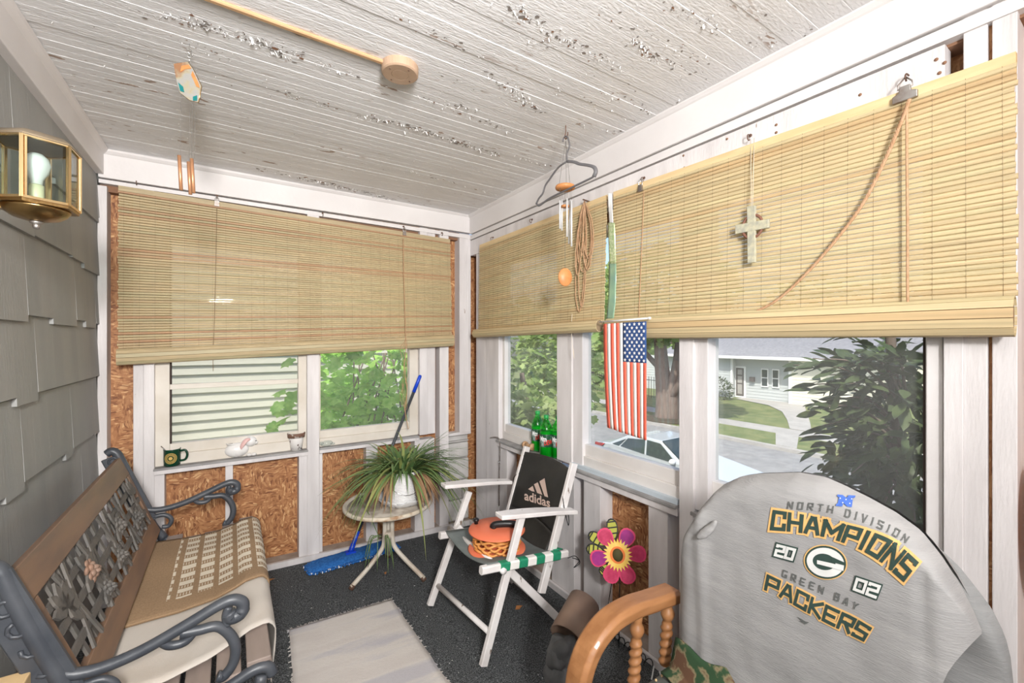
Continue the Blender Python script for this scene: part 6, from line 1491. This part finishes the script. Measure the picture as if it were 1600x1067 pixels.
# trees
def leafmesh(kind,m):
    b=MB()
    if kind=='oval': b.add([(0,0,0),(.2,.14,.02),(.5,.19,.03),(.8,.11,.0),(1,0,-.06),(.8,-.11,.0),(.5,-.19,.03),(.2,-.14,.02),(.5,0,-.02)],[(0,1,8),(1,2,8),(2,3,8),(3,4,8),(4,5,8),(5,6,8),(6,7,8),(7,0,8)],0,True)
    else:
        pts=[(0,0),(-.12,.25),(-.02,.5),(.25,.42),(.35,.62),(.6,.40),(.70,.50),(.75,.18),(1,0),(.75,-.18),(.70,-.50),(.6,-.40),(.35,-.62),(.25,-.42),(-.02,-.5),(-.12,-.25)]
        b.add([(x,y,-.25*abs(y)**1.5-.08*x*x) for x,y in pts]+[(.35,0,.0)],[[i,(i+1)%16,16] for i in range(16)],0,True)
    return b.mesh('leaf',m)
def rotm(d,roll,s_,p):
    x=d.normalized(); z=V((0,0,1)); z=(z-x*x.dot(z)); z=z.normalized() if z.length>1e-3 else V((1,0,0)); y=z.cross(x); m=Matrix((x,y,z)).transposed().to_4x4()@Matrix.Rotation(roll,4,'X')@Matrix.Scale(s_,4); m.translation=p; return m
def leaves(t,sites,kind,m,size,nparts=300,droop=.4,name='leaf'):
    """sites: list of (point, outward dir) nearest first; the first nparts are leaves of their own"""
    me=leafmesh(kind,m); base=V(t.location)
    for p,d in sites[:nparts]:
        dd=V((d.x+R.gauss(0,.5),d.y+R.gauss(0,.5),d.z-droop+R.gauss(0,.3))); inst(name,me,t,None,mtx=rotm(dd,R.gauss(0,.6),size*R.uniform(.6,1.25),p-base))
    if len(sites)>nparts:
        vs0=[v.co.copy() for v in me.vertices]; fs0=[list(f.vertices) for f in me.polygons]; b=MB()
        for p,d in sites[nparts:]:
            dd=V((d.x+R.gauss(0,.5),d.y+R.gauss(0,.5),d.z-droop+R.gauss(0,.3))); mt=rotm(dd,R.gauss(0,.6),size*R.uniform(.6,1.25),p); b.add([mt@v for v in vs0],fs0,0,True)
        tag(b.build('foliage',m,t),kind='stuff')
def trunk(t,pts,rs,m='bark',nm='trunk'): MB().tube(cr(pts,5),[lerp(rs[0],rs[1],i/(5*(len(pts)-1))) for i in range(5*(len(pts)-1)+1)],10).build(nm,m,t)
def blob_sites(c,r,n,hollow=.5):
    out=[]
    for i in range(n):
        d=V((R.gauss(0,1),R.gauss(0,1),R.gauss(0,1))).normalized(); k=R.uniform(hollow,1)**.6; out.append((V(c)+V((d.x*r[0],d.y*r[1],d.z*r[2]))*k,d))
    return out
# street tree (three-stemmed) seen in the middle window
tp=onZ(1036,655,GZ+.12); t=thing('street_tree','large multi-stemmed maple on the far grass strip, behind the flag window','tree',tp)
trunk(t,[tp+V((0,-.15,-.1)),tp+V((0,-.1,1.2)),tp+V((0,.1,3.0)),tp+V((.2,.5,6))],(.55,.25)); trunk(t,[tp+V((.1,-.45,-.1)),tp+V((.1,-.5,1.4)),tp+V((.2,-.8,3.2)),tp+V((.2,-1.0,6))],(.42,.2)); trunk(t,[tp+V((0,-.5,1.2)),tp+V((-.1,-1.2,2.2)),tp+V((0,-1.9,3.9)),tp+V((.2,-2.4,6))],(.22,.13),nm='branch')
trunk(t,[tp+V((0,-.1,2.4)),tp+V((0,1.0,3.3)),tp+V((0,2.0,4.4))],(.18,.08),nm='branch')
sites=blob_sites(tp+V((0,.3,6.4)),(3.2,4.0,2.6),2600)+blob_sites(tp+V((-.6,2.6,3.6)),(1.2,1.8,1.3),600); R.shuffle(sites); leaves(t,sites,'lobed','lf_mid',.34,0)
b=MB().ball(tp+V((0,-.2,.02)),(1.1,1.3,.14),18); tag(b.build('mulch_mound','dark_soil'),'dark mulch ring around the street tree foot',kind='structure')
# near tree filling the corner-side window
def treeat(nm,lab,X,u,z0,r,n,m,size,kind='lobed',zc=2,cat='tree',tr=.2,grp=None):
    y=yat(u,V0,X); t=thing(nm,lab,cat,(X,y,z0),grp); trunk(t,[V((X,y,z0-.1)),V((X+.1,y,z0+zc*.5)),V((X,y+.2,z0+zc))],(tr,tr*.5))
    leaves(t,blob_sites((X,y,z0+zc),r,n),kind,m,size,0); return t
treeat('garden_tree','leafy pale green tree filling the window beside the corner',6.2,822,-1.6,(1.5,2.2,1.9),1700,'lf_mid',.20,zc=2.2,tr=.12)
treeat('garden_shrub','pale green shrub low outside the window beside the corner',4.6,800,-1.3,(.9,1.3,.9),600,'lf_mid',.16,zc=.9,cat='shrub',tr=.06)
for X,u,r,n,zc,lab in ((28.5,925,(2.4,4,3.4),900,3.0,'green tree behind iron fence, left of the flag'),(39,985,(3,4.5,3.6),900,4.4,'pale tree behind the flag beyond fence'),(49,1050,(3,4,4),900,5.0,'tall tree beyond the fence right of the street tree'),(22,850,(1.8,3,3),800,2.8,'leafy tree beyond the street, seen over the soda bottles'),(40,1280,(3,6,4),700,5.5,'distant tree above the roof of the white house')): treeat('background_tree',lab,X,u,GZ,r,n,'lf_mid',.5,zc=zc,grp='trees beyond the street')
# hedge and fence
t=thing('iron_fence','thin black iron fence along the lawn across the street','fence',(24.5,20,GZ)); y0_,y1_=yat(1070,600,24.5),yat(880,600,24.5)
for zf in (.35,1.45): MB().beam((24.5,y0_,GZ+zf),(24.5,y1_,GZ+zf),.03,.04).build('rail','black',t)
pm=MB().box((-.012,-.012,0),(.012,.012,1.5)).mesh('picket','black'); yy=y0_
while yy<y1_: inst('picket',pm,t,(0,yy-20,.2)); yy+=.22 if y1_-y0_<50 else .4
t=thing('round_bush','dark round bush against the house across street','bush',(27.4,yat(1118,600,27.4),GZ+.3)); leaves(t,blob_sites(V(t.location)+V((0,0,.6)),(.8,1.1,.8),700,.7),'oval','lf_dark',.22,0,.1)
# dark near shrub outside the wide window
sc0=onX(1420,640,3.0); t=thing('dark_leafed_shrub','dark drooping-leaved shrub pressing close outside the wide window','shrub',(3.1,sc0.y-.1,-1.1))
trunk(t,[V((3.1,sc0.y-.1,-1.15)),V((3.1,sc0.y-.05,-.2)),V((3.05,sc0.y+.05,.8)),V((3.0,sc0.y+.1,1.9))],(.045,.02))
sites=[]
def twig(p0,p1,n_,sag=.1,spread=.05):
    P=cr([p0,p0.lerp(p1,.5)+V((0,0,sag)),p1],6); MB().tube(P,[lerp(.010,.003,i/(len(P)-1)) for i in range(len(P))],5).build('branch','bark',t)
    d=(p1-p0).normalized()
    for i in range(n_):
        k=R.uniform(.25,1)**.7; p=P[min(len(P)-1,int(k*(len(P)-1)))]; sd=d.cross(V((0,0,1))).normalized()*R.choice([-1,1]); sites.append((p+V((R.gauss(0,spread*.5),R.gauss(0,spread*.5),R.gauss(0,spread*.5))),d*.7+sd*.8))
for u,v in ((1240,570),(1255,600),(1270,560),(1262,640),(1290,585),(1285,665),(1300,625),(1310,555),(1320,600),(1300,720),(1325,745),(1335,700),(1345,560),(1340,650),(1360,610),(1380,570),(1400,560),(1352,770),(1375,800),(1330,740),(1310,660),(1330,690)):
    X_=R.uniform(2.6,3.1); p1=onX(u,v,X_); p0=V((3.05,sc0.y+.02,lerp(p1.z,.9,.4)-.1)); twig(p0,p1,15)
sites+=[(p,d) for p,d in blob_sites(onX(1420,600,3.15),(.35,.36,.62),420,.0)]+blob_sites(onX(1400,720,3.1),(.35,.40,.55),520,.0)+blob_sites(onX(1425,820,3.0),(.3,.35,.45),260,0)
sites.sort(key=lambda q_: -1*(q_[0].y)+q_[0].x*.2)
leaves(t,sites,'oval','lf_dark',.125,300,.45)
# vine leaves outside the right half of the back window
t=thing('vine_bush','sunlit bright green lobed-leaf vine outside the right half of the back window','vine',(1.0,4.2,-.9)); sites=[]
for i in range(12):
    x=xb(lerp(515,650,i/11),4.2)+R.uniform(-.1,.1); trunk(t,[V((x,4.2,-.95)),V((x+R.uniform(-.2,.2),4.2,.2)),V((x+R.uniform(-.3,.3),4.15,1.3))],(.012,.006),nm='stem')
for i in range(1500):
    u=R.uniform(482,690); Y_=R.uniform(3.75,4.9); top=540; v=R.uniform(540,760)
    if u<500 and R.random()<.6: continue
    p=onY(u,v,Y_); sites.append((p,V((R.gauss(0,.6),-.6,.1))))
for u,v in ((452,622),(440,640),(447,655),(436,628),(458,612),(432,660),(445,610),(460,640),(455,560),(430,668)): sites.insert(0,(onY(u,v,3.95),V((-.6,-.5,-.1))))
k_=sorted(sites[10:],key=lambda q_:q_[0].y); leaves(t,sites[:10]+k_,'lobed','lf_vine',.105,300,.35)
# neighbour's siding
NY=5.7; t=thing('neighbour_house','white lap-sided house close beyond the back window','house',(0,NY,-.9))
pz=.1; z=-.9
zl=[]
while z<4.2:
    MB().hexa([V((-3.5,NY-.022,z)),V((2.6,NY-.022,z)),V((2.6,NY+.02,z)),V((-3.5,NY+.02,z))],[V((-3.5,NY-.004,z+.098)),V((2.6,NY-.004,z+.098)),V((2.6,NY+.02,z+.098)),V((-3.5,NY+.02,z+.098))]).build('siding_board','siding',t); z+=.098
MB().box((-3.5,NY+.02,-.9),(2.6,NY+3,4.2)).build('house_body','siding',t)
treeat('background_tree','bright tree beyond the neighbouring house corner',4.3,650,-.9,(1.6,1.8,2.4),900,'lf_vine',.2,zc=2.0)
